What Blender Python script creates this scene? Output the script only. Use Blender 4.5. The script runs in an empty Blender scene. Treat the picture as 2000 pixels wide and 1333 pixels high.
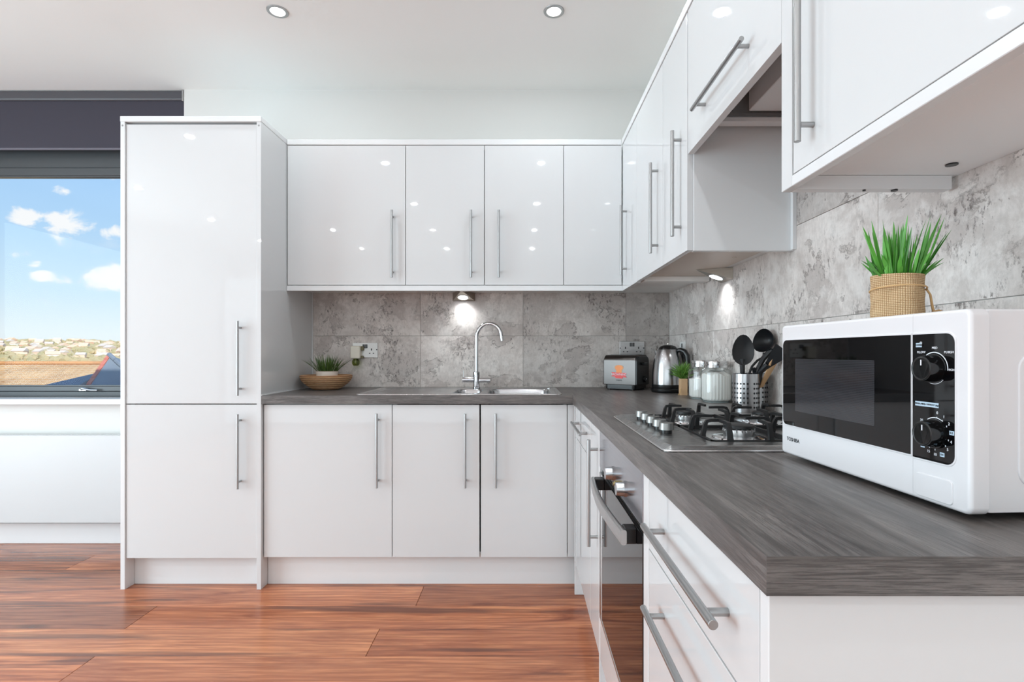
import bpy, bmesh, math, random
from mathutils import Matrix, Vector
random.seed(7)
PI = math.pi
SC = bpy.context.scene
COL = SC.collection
# ------------------------------------------------------------------ camera
F, CX, CY, H = 1029.86, 1018.2, 690.2, 1.110
cam = bpy.data.cameras.new('camera'); camo = bpy.data.objects.new('camera', cam); COL.objects.link(camo)
camo.location = (0, 0, H); camo.rotation_euler = (PI/2, 0, 0)
cam.sensor_width = 36; cam.lens = F/2000*36; cam.clip_start = .02; cam.clip_end = 4000
cam.shift_x = (1000-CX)/2000; cam.shift_y = (CY-666.5)/2000
SC.camera = camo
SC.view_settings.view_transform = 'Standard'; SC.view_settings.look = 'None'
SC.view_settings.gamma = 1; SC.view_settings.use_curve_mapping = False
SC.view_settings.exposure = 0.42
SC.cycles.max_bounces = 10; SC.cycles.diffuse_bounces = 5; SC.cycles.glossy_bounces = 5
SC.cycles.transmission_bounces = 8; SC.cycles.transparent_max_bounces = 8
SC.cycles.sample_clamp_indirect = 6; SC.cycles.caustics_reflective = False; SC.cycles.caustics_refractive = False

def srgb(r, g, b):
    f = lambda c: (c/255/12.92) if c/255 <= .04045 else ((c/255+.055)/1.055)**2.4
    return (f(r), f(g), f(b), 1)

class NT:
    def __init__(s, tree): s.t = tree; s.n = tree.nodes; s.l = tree.links
    def add(s, typ, **k):
        n = s.n.new(typ)
        for a, b in k.items(): setattr(n, a, b)
        return n
    def put(s, sock, v):
        if hasattr(v, 'is_output') or isinstance(v, bpy.types.NodeSocket): s.l.new(v, sock)
        else: sock.default_value = v
    def math(s, op, a, b=None, c=None, clamp=False):
        n = s.add('ShaderNodeMath', operation=op); n.use_clamp = clamp
        s.put(n.inputs[0], a)
        if b is not None: s.put(n.inputs[1], b)
        if c is not None: s.put(n.inputs[2], c)
        return n.outputs[0]
    def mix(s, f, a, b, blend='MIX'):
        n = s.add('ShaderNodeMix', data_type='RGBA', blend_type=blend)
        s.put(n.inputs[0], f); s.put(n.inputs[6], a); s.put(n.inputs[7], b)
        return n.outputs[2]
    def noise(s, vec, scale, detail=4, rough=.55, dist=0):
        n = s.add('ShaderNodeTexNoise'); s.put(n.inputs['Vector'], vec)
        n.inputs['Scale'].default_value = scale; n.inputs['Detail'].default_value = detail
        n.inputs['Roughness'].default_value = rough; n.inputs['Distortion'].default_value = dist
        return n.outputs['Fac']
    def ramp(s, f, pts, interp='LINEAR'):
        n = s.add('ShaderNodeValToRGB'); s.put(n.inputs[0], f); r = n.color_ramp; r.interpolation = interp
        while len(r.elements) < len(pts): r.elements.new(.5)
        for e, (p, c) in zip(r.elements, pts):
            e.position = p; e.color = c if hasattr(c, '__len__') else (c, c, c, 1)
        return n.outputs[0]
    def mapping(s, vec, scale=(1, 1, 1), loc=(0, 0, 0)):
        n = s.add('ShaderNodeMapping'); s.put(n.inputs[0], vec)
        n.inputs['Scale'].default_value = scale; s.put(n.inputs['Location'], loc) if not hasattr(loc, '__len__') else setattr(n.inputs['Location'], 'default_value', loc)
        return n.outputs[0]

# ------------------------------------------------------------------ sky
w = bpy.data.worlds.new('sky'); SC.world = w; w.use_nodes = True
nt = NT(w.node_tree); nt.n.clear()
tc = nt.add('ShaderNodeTexCoord'); sp = nt.add('ShaderNodeSeparateXYZ'); nt.l.new(tc.outputs['Generated'], sp.inputs[0])
sx, sy, sz = sp.outputs
base = nt.ramp(sz, [(0, srgb(236, 243, 247)), (.03, srgb(233, 245, 251)), (.09, srgb(208, 234, 252)), (.18, srgb(182, 219, 252)), (.32, srgb(160, 205, 252)), (.7, srgb(110, 165, 235))])
yy = nt.math('MAXIMUM', nt.math('ABSOLUTE', sy), .08)
px = nt.math('DIVIDE', sx, yy); pz = nt.math('DIVIDE', sz, yy)
cmb = nt.add('ShaderNodeCombineXYZ'); nt.put(cmb.inputs[0], px); nt.put(cmb.inputs[1], pz)
P = nt.mapping(cmb.outputs[0], (1, 1.7, 1))
n1 = nt.noise(P, 14, 6, .6, .4)
m = None
for (u, v, a, b, k) in [(52, 427, 44, 20, 1), (130, 436, 55, 36, 1.5), (205, 545, 66, 30, 1.3), (225, 455, 26, 14, 1), (116, 373, 22, 13, .8), (88, 540, 32, 12, .9), (130, 545, 24, 10, .7), (33, 496, 30, 10, .75), (232, 346, 24, 10, 1), (66, 517, 14, 8, .7), (-60, 470, 60, 25, 1), (-150, 400, 70, 30, 1.2), (330, 430, 70, 26, 1.2), (420, 560, 60, 20, 1)]:
    dx = nt.math('MULTIPLY', nt.math('SUBTRACT', px, (u-CX)/F), F/a)
    dz = nt.math('MULTIPLY', nt.math('SUBTRACT', pz, (CY-v)/F), F/b)
    d = nt.math('ADD', nt.math('MULTIPLY', dx, dx), nt.math('MULTIPLY', dz, dz))
    g = nt.math('MULTIPLY', nt.math('SUBTRACT', 1.0, d), k*.5)
    m = g if m is None else nt.math('MAXIMUM', m, g)
m = nt.math('MAXIMUM', m, -.6)
cl = nt.math('ADD', m, nt.math('MULTIPLY', nt.math('SUBTRACT', n1, .5), 3.2))
cl = nt.ramp(cl, [(-.0, 0.), (.62, 1.)], 'EASE')
wide = nt.ramp(nt.noise(P, 4, 6, .62, .3), [(.58, 0.), (.74, .35)])
skyc = nt.mix(wide, base, srgb(248, 250, 253))
skyc = nt.mix(cl, skyc, srgb(252, 253, 255))
gnd = nt.math('LESS_THAN', sz, -.02)
skyc = nt.mix(gnd, skyc, srgb(150, 140, 120))
bg = nt.add('ShaderNodeBackground'); nt.put(bg.inputs[0], skyc); bg.inputs[1].default_value = .75
out = nt.add('ShaderNodeOutputWorld'); nt.l.new(bg.outputs[0], out.inputs[0])

def light(name, typ, loc, rot, energy, color=(1, 1, 1), size=None, size_y=None, parent=None, spread=None, **k):
    l = bpy.data.lights.new(name, typ); l.energy = energy; l.color = color
    if typ == 'AREA':
        l.size = size
        if size_y: l.shape = 'RECTANGLE'; l.size_y = size_y
        else: l.shape = 'DISK'
        if spread: l.spread = spread
    for a, b in k.items(): setattr(l, a, b)
    o = bpy.data.objects.new(name, l); COL.objects.link(o); o.location = loc; o.rotation_euler = rot
    if parent: o.parent = parent; o.matrix_parent_inverse = parent.matrix_basis.inverted()
    return o
light('sun', 'SUN', (0, -20, 30), (math.radians(52), 0, math.radians(28)), 3.3, (1, .93, .82), angle=.009)
# added fill panels behind and left of the camera; no glazing stands there
light('rear_fill', 'AREA', (-1.87, -3.1, 1.15), (PI/2, 0, 0), 32, (.72, .905, 1), size=5.3, size_y=2.2)
light('side_fill', 'AREA', (-4.5, .4, 1.15), (0, -PI/2, 0), 112, (.71, .90, 1), size=2.2, size_y=2.8)

# ------------------------------------------------------------------ mesh helpers
def box(bm, x0, x1, y0, y1, z0, z1, bev=0, seg=1):
    r = bmesh.ops.create_cube(bm, size=1)
    vs = r['verts']
    for v in vs:
        v.co = Vector(((x0+x1)/2+v.co.x*(x1-x0), (y0+y1)/2+v.co.y*(y1-y0), (z0+z1)/2+v.co.z*(z1-z0)))
    if bev:
        es = list({e for v in vs for e in v.link_edges})
        bmesh.ops.bevel(bm, geom=es, offset=bev, segments=seg, affect='EDGES', profile=.5)
def cyl(bm, p, q, r, seg=20, r2=None):
    p = Vector(p); q = Vector(q); d = q-p
    m = Matrix.Translation((p+q)/2) @ d.to_track_quat('Z', 'Y').to_matrix().to_4x4()
    bmesh.ops.create_cone(bm, cap_ends=True, segments=seg, radius1=r, radius2=r if r2 is None else r2, depth=d.length, matrix=m)
def tube(bm, pts, r, seg=10, cap=True):
    pts = [Vector(p) for p in pts]; rings = []
    up = None
    for i, p in enumerate(pts):
        d = (pts[min(i+1, len(pts)-1)]-pts[max(i-1, 0)]).normalized()
        if up is None: up = d.orthogonal().normalized()
        a = (up-d*up.dot(d)).normalized(); up = a; b = d.cross(a)
        rr = r[i] if hasattr(r, '__len__') else r
        rings.append([bm.verts.new(p+(a*math.cos(2*PI*k/seg)+b*math.sin(2*PI*k/seg))*rr) for k in range(seg)])
    for A, B in zip(rings, rings[1:]):
        for k in range(seg): bm.faces.new((A[k], A[(k+1) % seg], B[(k+1) % seg], B[k]))
    if cap: bm.faces.new(rings[0][::-1]); bm.faces.new(rings[-1])
def lathe(bm, prof, seg=32, c=(0, 0, 0), flute=0, nf=0, frange=None, sx=1, sy=1):
    rings = []
    for r, z in prof:
        ring = []
        for k in range(seg):
            a = 2*PI*k/seg
            rr = r
            if nf and frange and frange[0] <= z <= frange[1]: rr = r*(1+flute*abs(math.sin(nf*a/2)))
            ring.append(bm.verts.new((c[0]+rr*math.cos(a)*sx, c[1]+rr*math.sin(a)*sy, c[2]+z)))
        rings.append(ring)
    for A, B in zip(rings, rings[1:]):
        for k in range(seg): bm.faces.new((A[k], A[(k+1) % seg], B[(k+1) % seg], B[k]))
    if prof[0][0] > 1e-6: bm.faces.new(rings[0][::-1])
    if prof[-1][0] > 1e-6: bm.faces.new(rings[-1])
    bmesh.ops.remove_doubles(bm, verts=[v for ring in rings for v in ring], dist=1e-6)
def prism(bm, pts, fn, c0, c1, bev=0):
    A = [bm.verts.new(fn(a, b, c0)) for a, b in pts]; B = [bm.verts.new(fn(a, b, c1)) for a, b in pts]
    n = len(pts); fs = [bm.faces.new(A[::-1]), bm.faces.new(B)]
    for k in range(n): fs.append(bm.faces.new((A[k], A[(k+1) % n], B[(k+1) % n], B[k])))
    bmesh.ops.recalc_face_normals(bm, faces=fs)
    if bev:
        es = [e for e in fs[1].edges]
        bmesh.ops.bevel(bm, geom=es, offset=bev, segments=3, affect='EDGES', profile=.5)
def rrect(x0, x1, y0, y1, r, n=6, rs=None):
    rs = rs or (r, r, r, r); pts = []
    for (cx, cy, a0, rr) in ((x1, y1, 0, rs[0]), (x0, y1, 90, rs[1]), (x0, y0, 180, rs[2]), (x1, y0, 270, rs[3])):
        ccx = cx-rr if cx == x1 else cx+rr; ccy = cy-rr if cy == y1 else cy+rr
        if rr < 1e-6: pts.append((cx, cy)); continue
        for k in range(n+1):
            a = math.radians(a0+90*k/n); pts.append((ccx+rr*math.cos(a), ccy+rr*math.sin(a)))
    return pts
XY = lambda a, b, c: (a, b, c)
XZ = lambda a, b, c: (a, c, b)
YZ = lambda a, b, c: (c, a, b)
def text(bm, s, size, mat4, depth=.0002):
    cu = bpy.data.curves.new('lettering', 'FONT'); cu.body = s; cu.size = size; cu.extrude = depth; cu.resolution_u = 3
    cu.align_x = 'CENTER'; cu.align_y = 'CENTER'
    o = bpy.data.objects.new('lettering', cu); me = bpy.data.meshes.new_from_object(o)
    me.transform(mat4); bm.from_mesh(me); bpy.data.objects.remove(o); bpy.data.curves.remove(cu); bpy.data.meshes.remove(me)

def inv_root(o):
    m = Matrix()
    while o is not None: m = o.matrix_basis @ m; o = o.parent
    return m.inverted()
def obj(name, bm, mat, parent=None, local=False, label=None, smooth=35, kind=None):
    if parent is not None and not local: bm.transform(inv_root(parent))
    me = bpy.data.meshes.new(name); bm.to_mesh(me); bm.free()
    if smooth:
        me.shade_smooth(); me.set_sharp_from_angle(angle=math.radians(smooth))
    mats = mat if isinstance(mat, (list, tuple)) else [mat]
    for mm in mats: me.materials.append(mm)
    o = bpy.data.objects.new(name, me); COL.objects.link(o)
    if smooth and len(me.polygons) < 4000:
        md = o.modifiers.new('weighted_normal', 'WEIGHTED_NORMAL'); md.keep_sharp = True; md.weight = 100
    if parent is not None: o.parent = parent
    if label: o['label'] = label
    if kind: o['kind'] = kind
    return o
def thing(name, label, cat, loc=(0, 0, 0), rz=0, group=None):
    o = bpy.data.objects.new(name, None); COL.objects.link(o); o.location = loc; o.rotation_euler = (0, 0, rz)
    o.empty_display_size = .05
    bpy.context.view_layer.update()
    return tag(o, label, cat, group)
def tag(o, label, cat, group=None, kind=None):
    o['label'] = label; o['category'] = cat
    if group: o['group'] = group
    if kind: o['kind'] = kind
    return o
def struct(name, bm, mat, parent=None, label=None, **k):
    o = obj(name, bm, mat, parent, label=label, **k); o['kind'] = 'structure'; return o
def NB(): return bmesh.new()
def bead(bm, x0, x1, y0, y1, rad, z, r):
    P = [(x, y, z) for x, y in rrect(x0, x1, y0, y1, rad, 8)]; n = len(P); seg = 8; rings = []
    for i in range(n):
        p = Vector(P[i]); d = (Vector(P[(i+1) % n])-Vector(P[i-1])).normalized(); a_ = Vector((-d.y, d.x, 0))
        rings.append([bm.verts.new(p+a_*math.cos(2*PI*k/seg)*r+Vector((0, 0, math.sin(2*PI*k/seg)*r))) for k in range(seg)])
    for i in range(n):
        A, B = rings[i], rings[(i+1) % n]
        for k in range(seg): bm.faces.new((A[k], A[(k+1) % seg], B[(k+1) % seg], B[k]))

def bx(*a, **k): b = NB(); box(b, *a, **k); return b

# ------------------------------------------------------------------ materials
def pbr(name, color, rough=.5, metal=0, spec=.5, **k):
    m = bpy.data.materials.new(name); m.use_nodes = True; n = NT(m.node_tree); b = n.n['Principled BSDF']
    if len(color) == 3: color = srgb(*color)
    b.inputs['Base Color'].default_value = color; b.inputs['Roughness'].default_value = rough
    b.inputs['Metallic'].default_value = metal; b.inputs['Specular IOR Level'].default_value = spec
    for a, v in k.items(): b.inputs[a.replace('_', ' ')].default_value = v
    return m
def bump(n, b, height, strength=.2, dist=.002):
    bp = n.add('ShaderNodeBump'); bp.inputs['Strength'].default_value = strength; bp.inputs['Distance'].default_value = dist
    n.put(bp.inputs['Height'], height); n.l.new(bp.outputs[0], b.inputs['Normal'])
def coords(n, scale=(1, 1, 1), per_obj=True):
    tc = n.add('ShaderNodeTexCoord'); v = tc.outputs['Object']
    if per_obj:
        oi = n.add('ShaderNodeObjectInfo'); cb = n.add('ShaderNodeCombineXYZ')
        n.put(cb.inputs[0], n.math('MULTIPLY', oi.outputs['Random'], 37.0)); n.put(cb.inputs[1], n.math('MULTIPLY', oi.outputs['Random'], 91.0)); n.put(cb.inputs[2], n.math('MULTIPLY', oi.outputs['Random'], 53.0))
        va = n.add('ShaderNodeVectorMath', operation='ADD'); n.l.new(v, va.inputs[0]); n.l.new(cb.outputs[0], va.inputs[1]); v = va.outputs[0]
    return n.mapping(v, scale)

GLOSS = pbr('gloss_white_laminate', (214, 215, 216), .025, spec=.5)
SATIN = pbr('satin_white_board', (224, 225, 226), .22)
CARC = pbr('white_carcass_board', (236, 236, 234), .4)
EDGE = pbr('grey_gap_edge', (150, 150, 150), .5)
PAINT = pbr('wall_paint', (222, 221, 218), .8, spec=.3)
CEILP = pbr('ceiling_paint', (242, 242, 240), .85, spec=.2)
TRIMW = pbr('white_gloss_trim', (222, 223, 224), .3)
RIMST = pbr('rim_steel', (235, 235, 235), .22, 1)
CHROME = pbr('chrome', (215, 217, 220), .06, 1)
DARKP = pbr('black_plastic', (18, 18, 19), .3)
NYLON = pbr('black_nylon', (24, 25, 28), .38)
IRON = pbr('cast_iron', (24, 24, 25), .5)
ALU = pbr('anthracite_aluminium', (66, 69, 72), .38)
WHITEP = pbr('white_plastic', (222, 220, 222), .28)
SOCKP = pbr('socket_plastic', (232, 232, 230), .3)
GREYSW = pbr('grey_switch', (70, 70, 70), .4)
CREAM = pbr('cream_plastic', (226, 220, 205), .4)
BLACKGLASS = pbr('black_glass', (6, 6, 8), .03, spec=.4)
HOODG = pbr('grey_hood_metal', (232, 232, 233), .4)
HOODD = pbr('hood_board', (170, 170, 170), .6)
FLOUR = pbr('white_powder', (245, 243, 238), .9)
def brushed(name, col, rough, sc=(4, 4, 300), str_=.08):
    m = pbr(name, col, rough, 1); n = NT(m.node_tree); b = n.n['Principled BSDF']
    v = coords(n, sc, False); f = n.noise(v, 3, 3)
    n.put(b.inputs['Roughness'], n.math('ADD', n.math('MULTIPLY', f, .18), rough-.09)); bump(n, b, f, str_, .0006); return m
STEEL = brushed('brushed_steel', (190, 190, 190), .3)
STEELV = brushed('brushed_steel_vertical', (185, 186, 188), .22, (120, 120, 3), .05)
HANDLE = pbr('brushed_steel_handle', (172, 172, 172), .34, 1)
HOBSTEEL = brushed('hob_steel', (178, 178, 178), .28, (6, 200, 6), .05)
SINKST = brushed('sink_steel', (195, 196, 198), .2, (3, 200, 3), .04)
OVENST = brushed('oven_panel_steel', (176, 178, 186), .16, (3, 3, 160), .02)
def emis(name, col, s):
    m = bpy.data.materials.new(name); m.use_nodes = True; n = NT(m.node_tree); n.n.clear()
    e = n.add('ShaderNodeEmission'); e.inputs[0].default_value = srgb(*col); e.inputs[1].default_value = s
    o = n.add('ShaderNodeOutputMaterial'); n.l.new(e.outputs[0], o.inputs[0]); return m
LENS = emis('lamp_lens', (255, 252, 246), 14)
LENSC = emis('cool_lamp_lens', (245, 250, 255), 9)
def thin_glass(name, tint=(255, 255, 255), refl=1.0):
    m = bpy.data.materials.new(name); m.use_nodes = True; n = NT(m.node_tree); n.n.clear()
    t = n.add('ShaderNodeBsdfTransparent'); t.inputs[0].default_value = srgb(*tint)
    g = n.add('ShaderNodeBsdfGlossy'); g.inputs['Roughness'].default_value = .01
    lw = n.add('ShaderNodeLayerWeight'); lw.inputs[0].default_value = .5
    fr = n.math('ADD', .04, n.math('MULTIPLY', n.math('POWER', lw.outputs['Facing'], 5), .9))
    mx = n.add('ShaderNodeMixShader'); n.put(mx.inputs[0], n.math('MULTIPLY', fr, refl, clamp=True)); n.l.new(t.outputs[0], mx.inputs[1]); n.l.new(g.outputs[0], mx.inputs[2])
    o = n.add('ShaderNodeOutputMaterial'); n.l.new(mx.outputs[0], o.inputs[0]); return m
PANE = thin_glass('window_glass', (253, 254, 254), .15)
JAR = thin_glass('jar_glass', (250, 252, 252), 1.8)

def m_floor():
    m = pbr('walnut_floor_plank', (150, 80, 55), .22, spec=.5); n = NT(m.node_tree); b = n.n['Principled BSDF']
    oi = n.add('ShaderNodeObjectInfo'); rnd = oi.outputs['Random']
    v = coords(n, (1, 1, 1)); vs = n.mapping(v, (.9, 7, 1)); vf = n.mapping(v, (5, 130, 1))
    warp = n.noise(vs, 1.6, 5, .6, 1.4)
    wv = n.add('ShaderNodeTexWave', wave_type='RINGS', rings_direction='SPHERICAL'); n.put(wv.inputs[0], n.mapping(v, (.55, 5.5, 1)))
    wv.inputs['Scale'].default_value = 2.2; wv.inputs['Distortion'].default_value = 9; wv.inputs['Detail'].default_value = 3; wv.inputs['Detail Scale'].default_value = 1.2
    fine = n.noise(vf, 1, 4, .6)
    c = n.ramp(warp, [(.28, srgb(132, 72, 50)), (.42, srgb(180, 112, 78)), (.58, srgb(206, 134, 94)), (.75, srgb(232, 160, 110))])
    c = n.mix(n.math('MULTIPLY', n.ramp(wv.outputs['Fac'], [(.0, 0.), (.5, .1), (1, 1.)]), .38), c, srgb(128, 64, 42))
    c = n.mix(n.math('MULTIPLY', n.ramp(fine, [(.38, 1.), (.56, 0.)]), .42), c, srgb(122, 66, 46))
    dark = n.ramp(n.noise(n.mapping(v, (.5, 9, 1)), 1.3, 4, .6, .5), [(.55, 0.), (.64, 1.)])
    c = n.mix(n.math('MULTIPLY', dark, .8), c, srgb(96, 60, 50))
    kn = n.add('ShaderNodeTexVoronoi'); n.put(kn.inputs['Vector'], n.mapping(v, (1.1, 4.2, 1))); kn.inputs['Scale'].default_value = 1.0
    kf = n.ramp(kn.outputs['Distance'], [(.03, 1.), (.11, 0.)])
    c = n.mix(n.math('MULTIPLY', kf, .75), c, srgb(66, 36, 28))
    c = n.mix(1.0, c, oi.outputs['Color'], 'MULTIPLY')
    n.put(b.inputs['Base Color'], c)
    n.put(b.inputs['Roughness'], n.math('ADD', n.math('MULTIPLY', fine, .12), .16)); bump(n, b, fine, .06, .0008); return m
FLOOR = m_floor()
def m_tile():
    m = pbr('concrete_effect_tile', (190, 185, 182), .42); n = NT(m.node_tree); b = n.n['Principled BSDF']
    v = coords(n, (1, 1, 1)); st = n.mapping(v, (1.3, 1.3, .55))
    big = n.noise(v, 3.0, 4, .55, .4); mid = n.noise(v, 14, 9, .74, .5); fine = n.noise(st, 90, 6, .78)
    c = n.ramp(big, [(.3, srgb(206, 200, 197)), (.5, srgb(226, 221, 218)), (.7, srgb(240, 236, 233))])
    c = n.mix(n.math('MULTIPLY', n.ramp(mid, [(.40, 1.), (.55, 0.)]), .55), c, srgb(184, 176, 172))
    peel = n.noise(n.mapping(v, (1, 1, 1.25), (5, 3, 1)), 3.4, 10, .68, .25)
    pe = n.ramp(peel, [(.53, 0.), (.54, 1.)]); edge = n.math('MULTIPLY', n.ramp(peel, [(.518, 0.), (.530, 1.)]), n.ramp(peel, [(.532, 1.), (.545, 0.)]))
    c = n.mix(n.math('MULTIPLY', pe, .5), c, srgb(176, 167, 164))
    brk = n.ramp(n.noise(v, 7, 3), [(.44, 0.), (.56, 1.)])
    c = n.mix(n.math('MULTIPLY', n.math('MULTIPLY', edge, brk), .85), c, srgb(90, 80, 75))
    zone = n.ramp(n.noise(n.mapping(v, (1, 1, 1), (2, 7, 4)), 4.5, 4, .6), [(.50, 0.), (.60, 1.)])
    pit = n.ramp(n.noise(st, 58, 6, .8), [(.40, 1.), (.47, 0.)])
    c = n.mix(n.math('MULTIPLY', n.math('MULTIPLY', pit, zone), .9), c, srgb(84, 74, 71))
    pit2 = n.ramp(n.noise(n.mapping(v, (1, 1, .7), (3, 1, 8)), 46, 3, .6), [(.26, 1.), (.30, 0.)])
    c = n.mix(n.math('MULTIPLY', pit2, .8), c, srgb(96, 88, 84))
    c = n.mix(n.math('MULTIPLY', n.ramp(fine, [(.42, 1.), (.58, 0.)]), .36), c, srgb(182, 176, 172))
    pale = n.ramp(n.noise(n.mapping(v, (1, 1, 1), (9, 9, 9)), 8, 7, .7, .3), [(.52, 0.), (.62, 1.)])
    c = n.mix(n.math('MULTIPLY', pale, .45), c, srgb(238, 236, 234))
    oi = n.add('ShaderNodeObjectInfo'); c = n.mix(1.0, c, oi.outputs['Color'], 'MULTIPLY')
    n.put(b.inputs['Base Color'], c); n.put(b.inputs['Roughness'], n.math('ADD', n.math('MULTIPLY', fine, .25), .28))
    bump(n, b, n.math('ADD', n.math('MULTIPLY', mid, .6), n.math('MULTIPLY', fine, .4)), .35, .0015); return m
TILE = m_tile()
def m_worktop(name, sc):
    m = pbr(name, (96, 90, 87), .34); n = NT(m.node_tree); b = n.n['Principled BSDF']
    v = coords(n, sc, False)
    a = n.noise(n.mapping(v, (1, 1, 1)), 3, 5, .6, .8); f = n.noise(n.mapping(v, (1.6, 4, 4) if sc[0] < sc[1] else (4, 1.6, 4)), 9, 6, .75, .2); br = n.noise(n.mapping(v, (.5, .35, .35)), 2.2, 3, .5, .4)
    c = n.ramp(a, [(.3, srgb(76, 71, 69)), (.5, srgb(106, 101, 99)), (.72, srgb(134, 128, 125))])
    c = n.mix(n.math('MULTIPLY', n.ramp(f, [(.42, 1.), (.54, 0.)]), .7), c, srgb(56, 52, 51))
    c = n.mix(n.math('MULTIPLY', n.ramp(br, [(.5, 0.), (.65, 1.)]), .3), c, srgb(122, 115, 110))
    n.put(b.inputs['Base Color'], c); n.put(b.inputs['Roughness'], n.math('ADD', n.math('MULTIPLY', f, .25), .24)); bump(n, b, f, .18, .001); return m
WTX = m_worktop('dark_oak_worktop_x', (1.2, 14, 14)); WTY = m_worktop('dark_oak_worktop_y', (14, 1.2, 14))
def m_fabric():
    m = pbr('blind_fabric', (86, 83, 94), .9, spec=.2); n = NT(m.node_tree); b = n.n['Principled BSDF']
    f = n.noise(coords(n, (1, 1, 1), False), 900, 2); n.put(b.inputs['Base Color'], n.mix(n.math('MULTIPLY', f, .3), srgb(68, 66, 75), srgb(82, 79, 90))); bump(n, b, f, .2, .0005); return m
FABRIC = m_fabric()
def m_burlap():
    m = pbr('burlap', (205, 172, 130), .95, spec=.1); n = NT(m.node_tree); b = n.n['Principled BSDF']
    tc = n.add('ShaderNodeTexCoord'); v = tc.outputs['UV']
    s = n.add('ShaderNodeSeparateXYZ'); n.l.new(v, s.inputs[0])
    wx = n.math('SINE', n.math('MULTIPLY', s.outputs[0], 2*PI*36)); wz = n.math('SINE', n.math('MULTIPLY', s.outputs[1], 2*PI*13))
    h = n.math('MULTIPLY', n.math('ABSOLUTE', wx), n.math('ABSOLUTE', wz))
    g = n.noise(n.mapping(v, (40, 16, 1)), 1.5, 3)
    c = n.ramp(n.math('ADD', h, n.math('MULTIPLY', g, .3)), [(.12, srgb(140, 104, 68)), (.35, srgb(196, 160, 118)), (.8, srgb(228, 200, 162))])
    n.put(b.inputs['Base Color'], c); bump(n, b, h, .8, .002); return m
BURLAP = m_burlap()
TWINE = pbr('jute_twine', (202, 165, 118), .9)
def m_leaf(name, c1, c2):
    m = pbr(name, c1, .38); n = NT(m.node_tree); b = n.n['Principled BSDF']
    oi = n.add('ShaderNodeObjectInfo'); v = coords(n, (30, 30, 8)); f = n.noise(v, 2, 3)
    n.put(b.inputs['Base Color'], n.mix(n.math('ADD', n.math('MULTIPLY', f, .6), n.math('MULTIPLY', oi.outputs['Random'], .4)), srgb(*c1), srgb(*c2))); return m
LEAF = m_leaf('bright_grass_leaf', (14, 84, 18), (112, 196, 78)); LEAFD = m_leaf('dark_grass_leaf', (30, 62, 30), (110, 140, 60)); HERB = m_leaf('herb_leaf', (50, 96, 28), (128, 172, 78))
def m_bamboo():
    m = pbr('bamboo_bowl', (214, 170, 124), .5); n = NT(m.node_tree); b = n.n['Principled BSDF']
    tc = n.add('ShaderNodeTexCoord'); s = n.add('ShaderNodeSeparateXYZ'); n.l.new(tc.outputs['Object'], s.inputs[0])
    f = n.noise(n.mapping(tc.outputs['Object'], (20, 20, 160)), 2, 3)
    g = n.math('SINE', n.math('MULTIPLY', s.outputs[2], 2*PI/.0112))
    c = n.ramp(f, [(.3, srgb(200, 152, 106)), (.6, srgb(232, 192, 148))]); n.put(b.inputs['Base Color'], n.mix(n.ramp(g, [(.0, .8), (.35, 0.)]), c, srgb(138, 88, 54))); bump(n, b, g, .4, .001); return m
BAMBOO = m_bamboo()
WOOD = pbr('pale_wood', (208, 166, 122), .55)
POTW = pbr('off_white_pot', (232, 222, 212), .5)
SOIL = pbr('soil', (50, 38, 28), .95)
ORANGE = pbr('orange_print', (238, 140, 62), .4); CRUST = pbr('crust_print', (214, 150, 96), .4); REDP = pbr('red_print', (226, 66, 66), .4); PRINTW = pbr('white_print', (232, 234, 240), .5); PRINTB = pbr('black_print', (20, 20, 22), .4); LBLUE = pbr('pale_blue_print', (186, 206, 222), .5)

# ------------------------------------------------------------------ key dimensions (metres)
XP0, XP1 = -1.880, -1.2201            # tall housing, outer faces
YF, YW, YWALL = 2.472, 3.078, 3.084     # worktop front, tile face, wall face
XR, XRW = .863, .869
YU, XU = 2.7417, .5254                  # wall cabinet door faces
XC = .2407                              # right worktop front edge
ZT, ZB = .9103, .8715
ZUB, ZUC, ZUD, ZUT, ZUTT = 1.434, 1.4617, 1.4646, 2.193, 2.222
ZC = 2.6527
XL, YR = -4.6, -3.2                     # far sides of the room
YD = 2.490; XD = .249                   # base door faces

# ------------------------------------------------------------------ room shell
b = NB(); box(b, XL-.3, XRW+.3, YR-.3, YWALL+.3, -.2, -.010)
floor = struct('floor', b, pbr('floor_underlay', (60, 40, 30), .8))
PW = .1925; y = 3.085; row = 0
joints = {0: [-3.0, -.9], 1: [-2.339, -.1], 2: [-3.4, -1.25], 3: [-2.9, -.4636], 4: [-3.7, -1.596], 5: [-2.75, -.570], 6: [-3.3, -1.56]}
PT = {(0, 1): (.78, .74, .76, 1), (1, 0): (.80, .76, .76, 1), (2, 1): (.74, .70, .70, 1), (2, 0): (.8, .75, .75, 1), (3, 1): (1.05, 1.02, 1, 1), (3, 2): (.74, .68, .66, 1), (4, 1): (.62, .60, .64, 1), (4, 2): (.98, .93, .9, 1), (5, 1): (1.12, 1.16, 1.12, 1), (5, 2): (.86, .78, .74, 1), (6, 1): (1.12, 1.1, 1.06, 1), (6, 0): (1.15, 1.12, 1.08, 1)}
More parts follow.
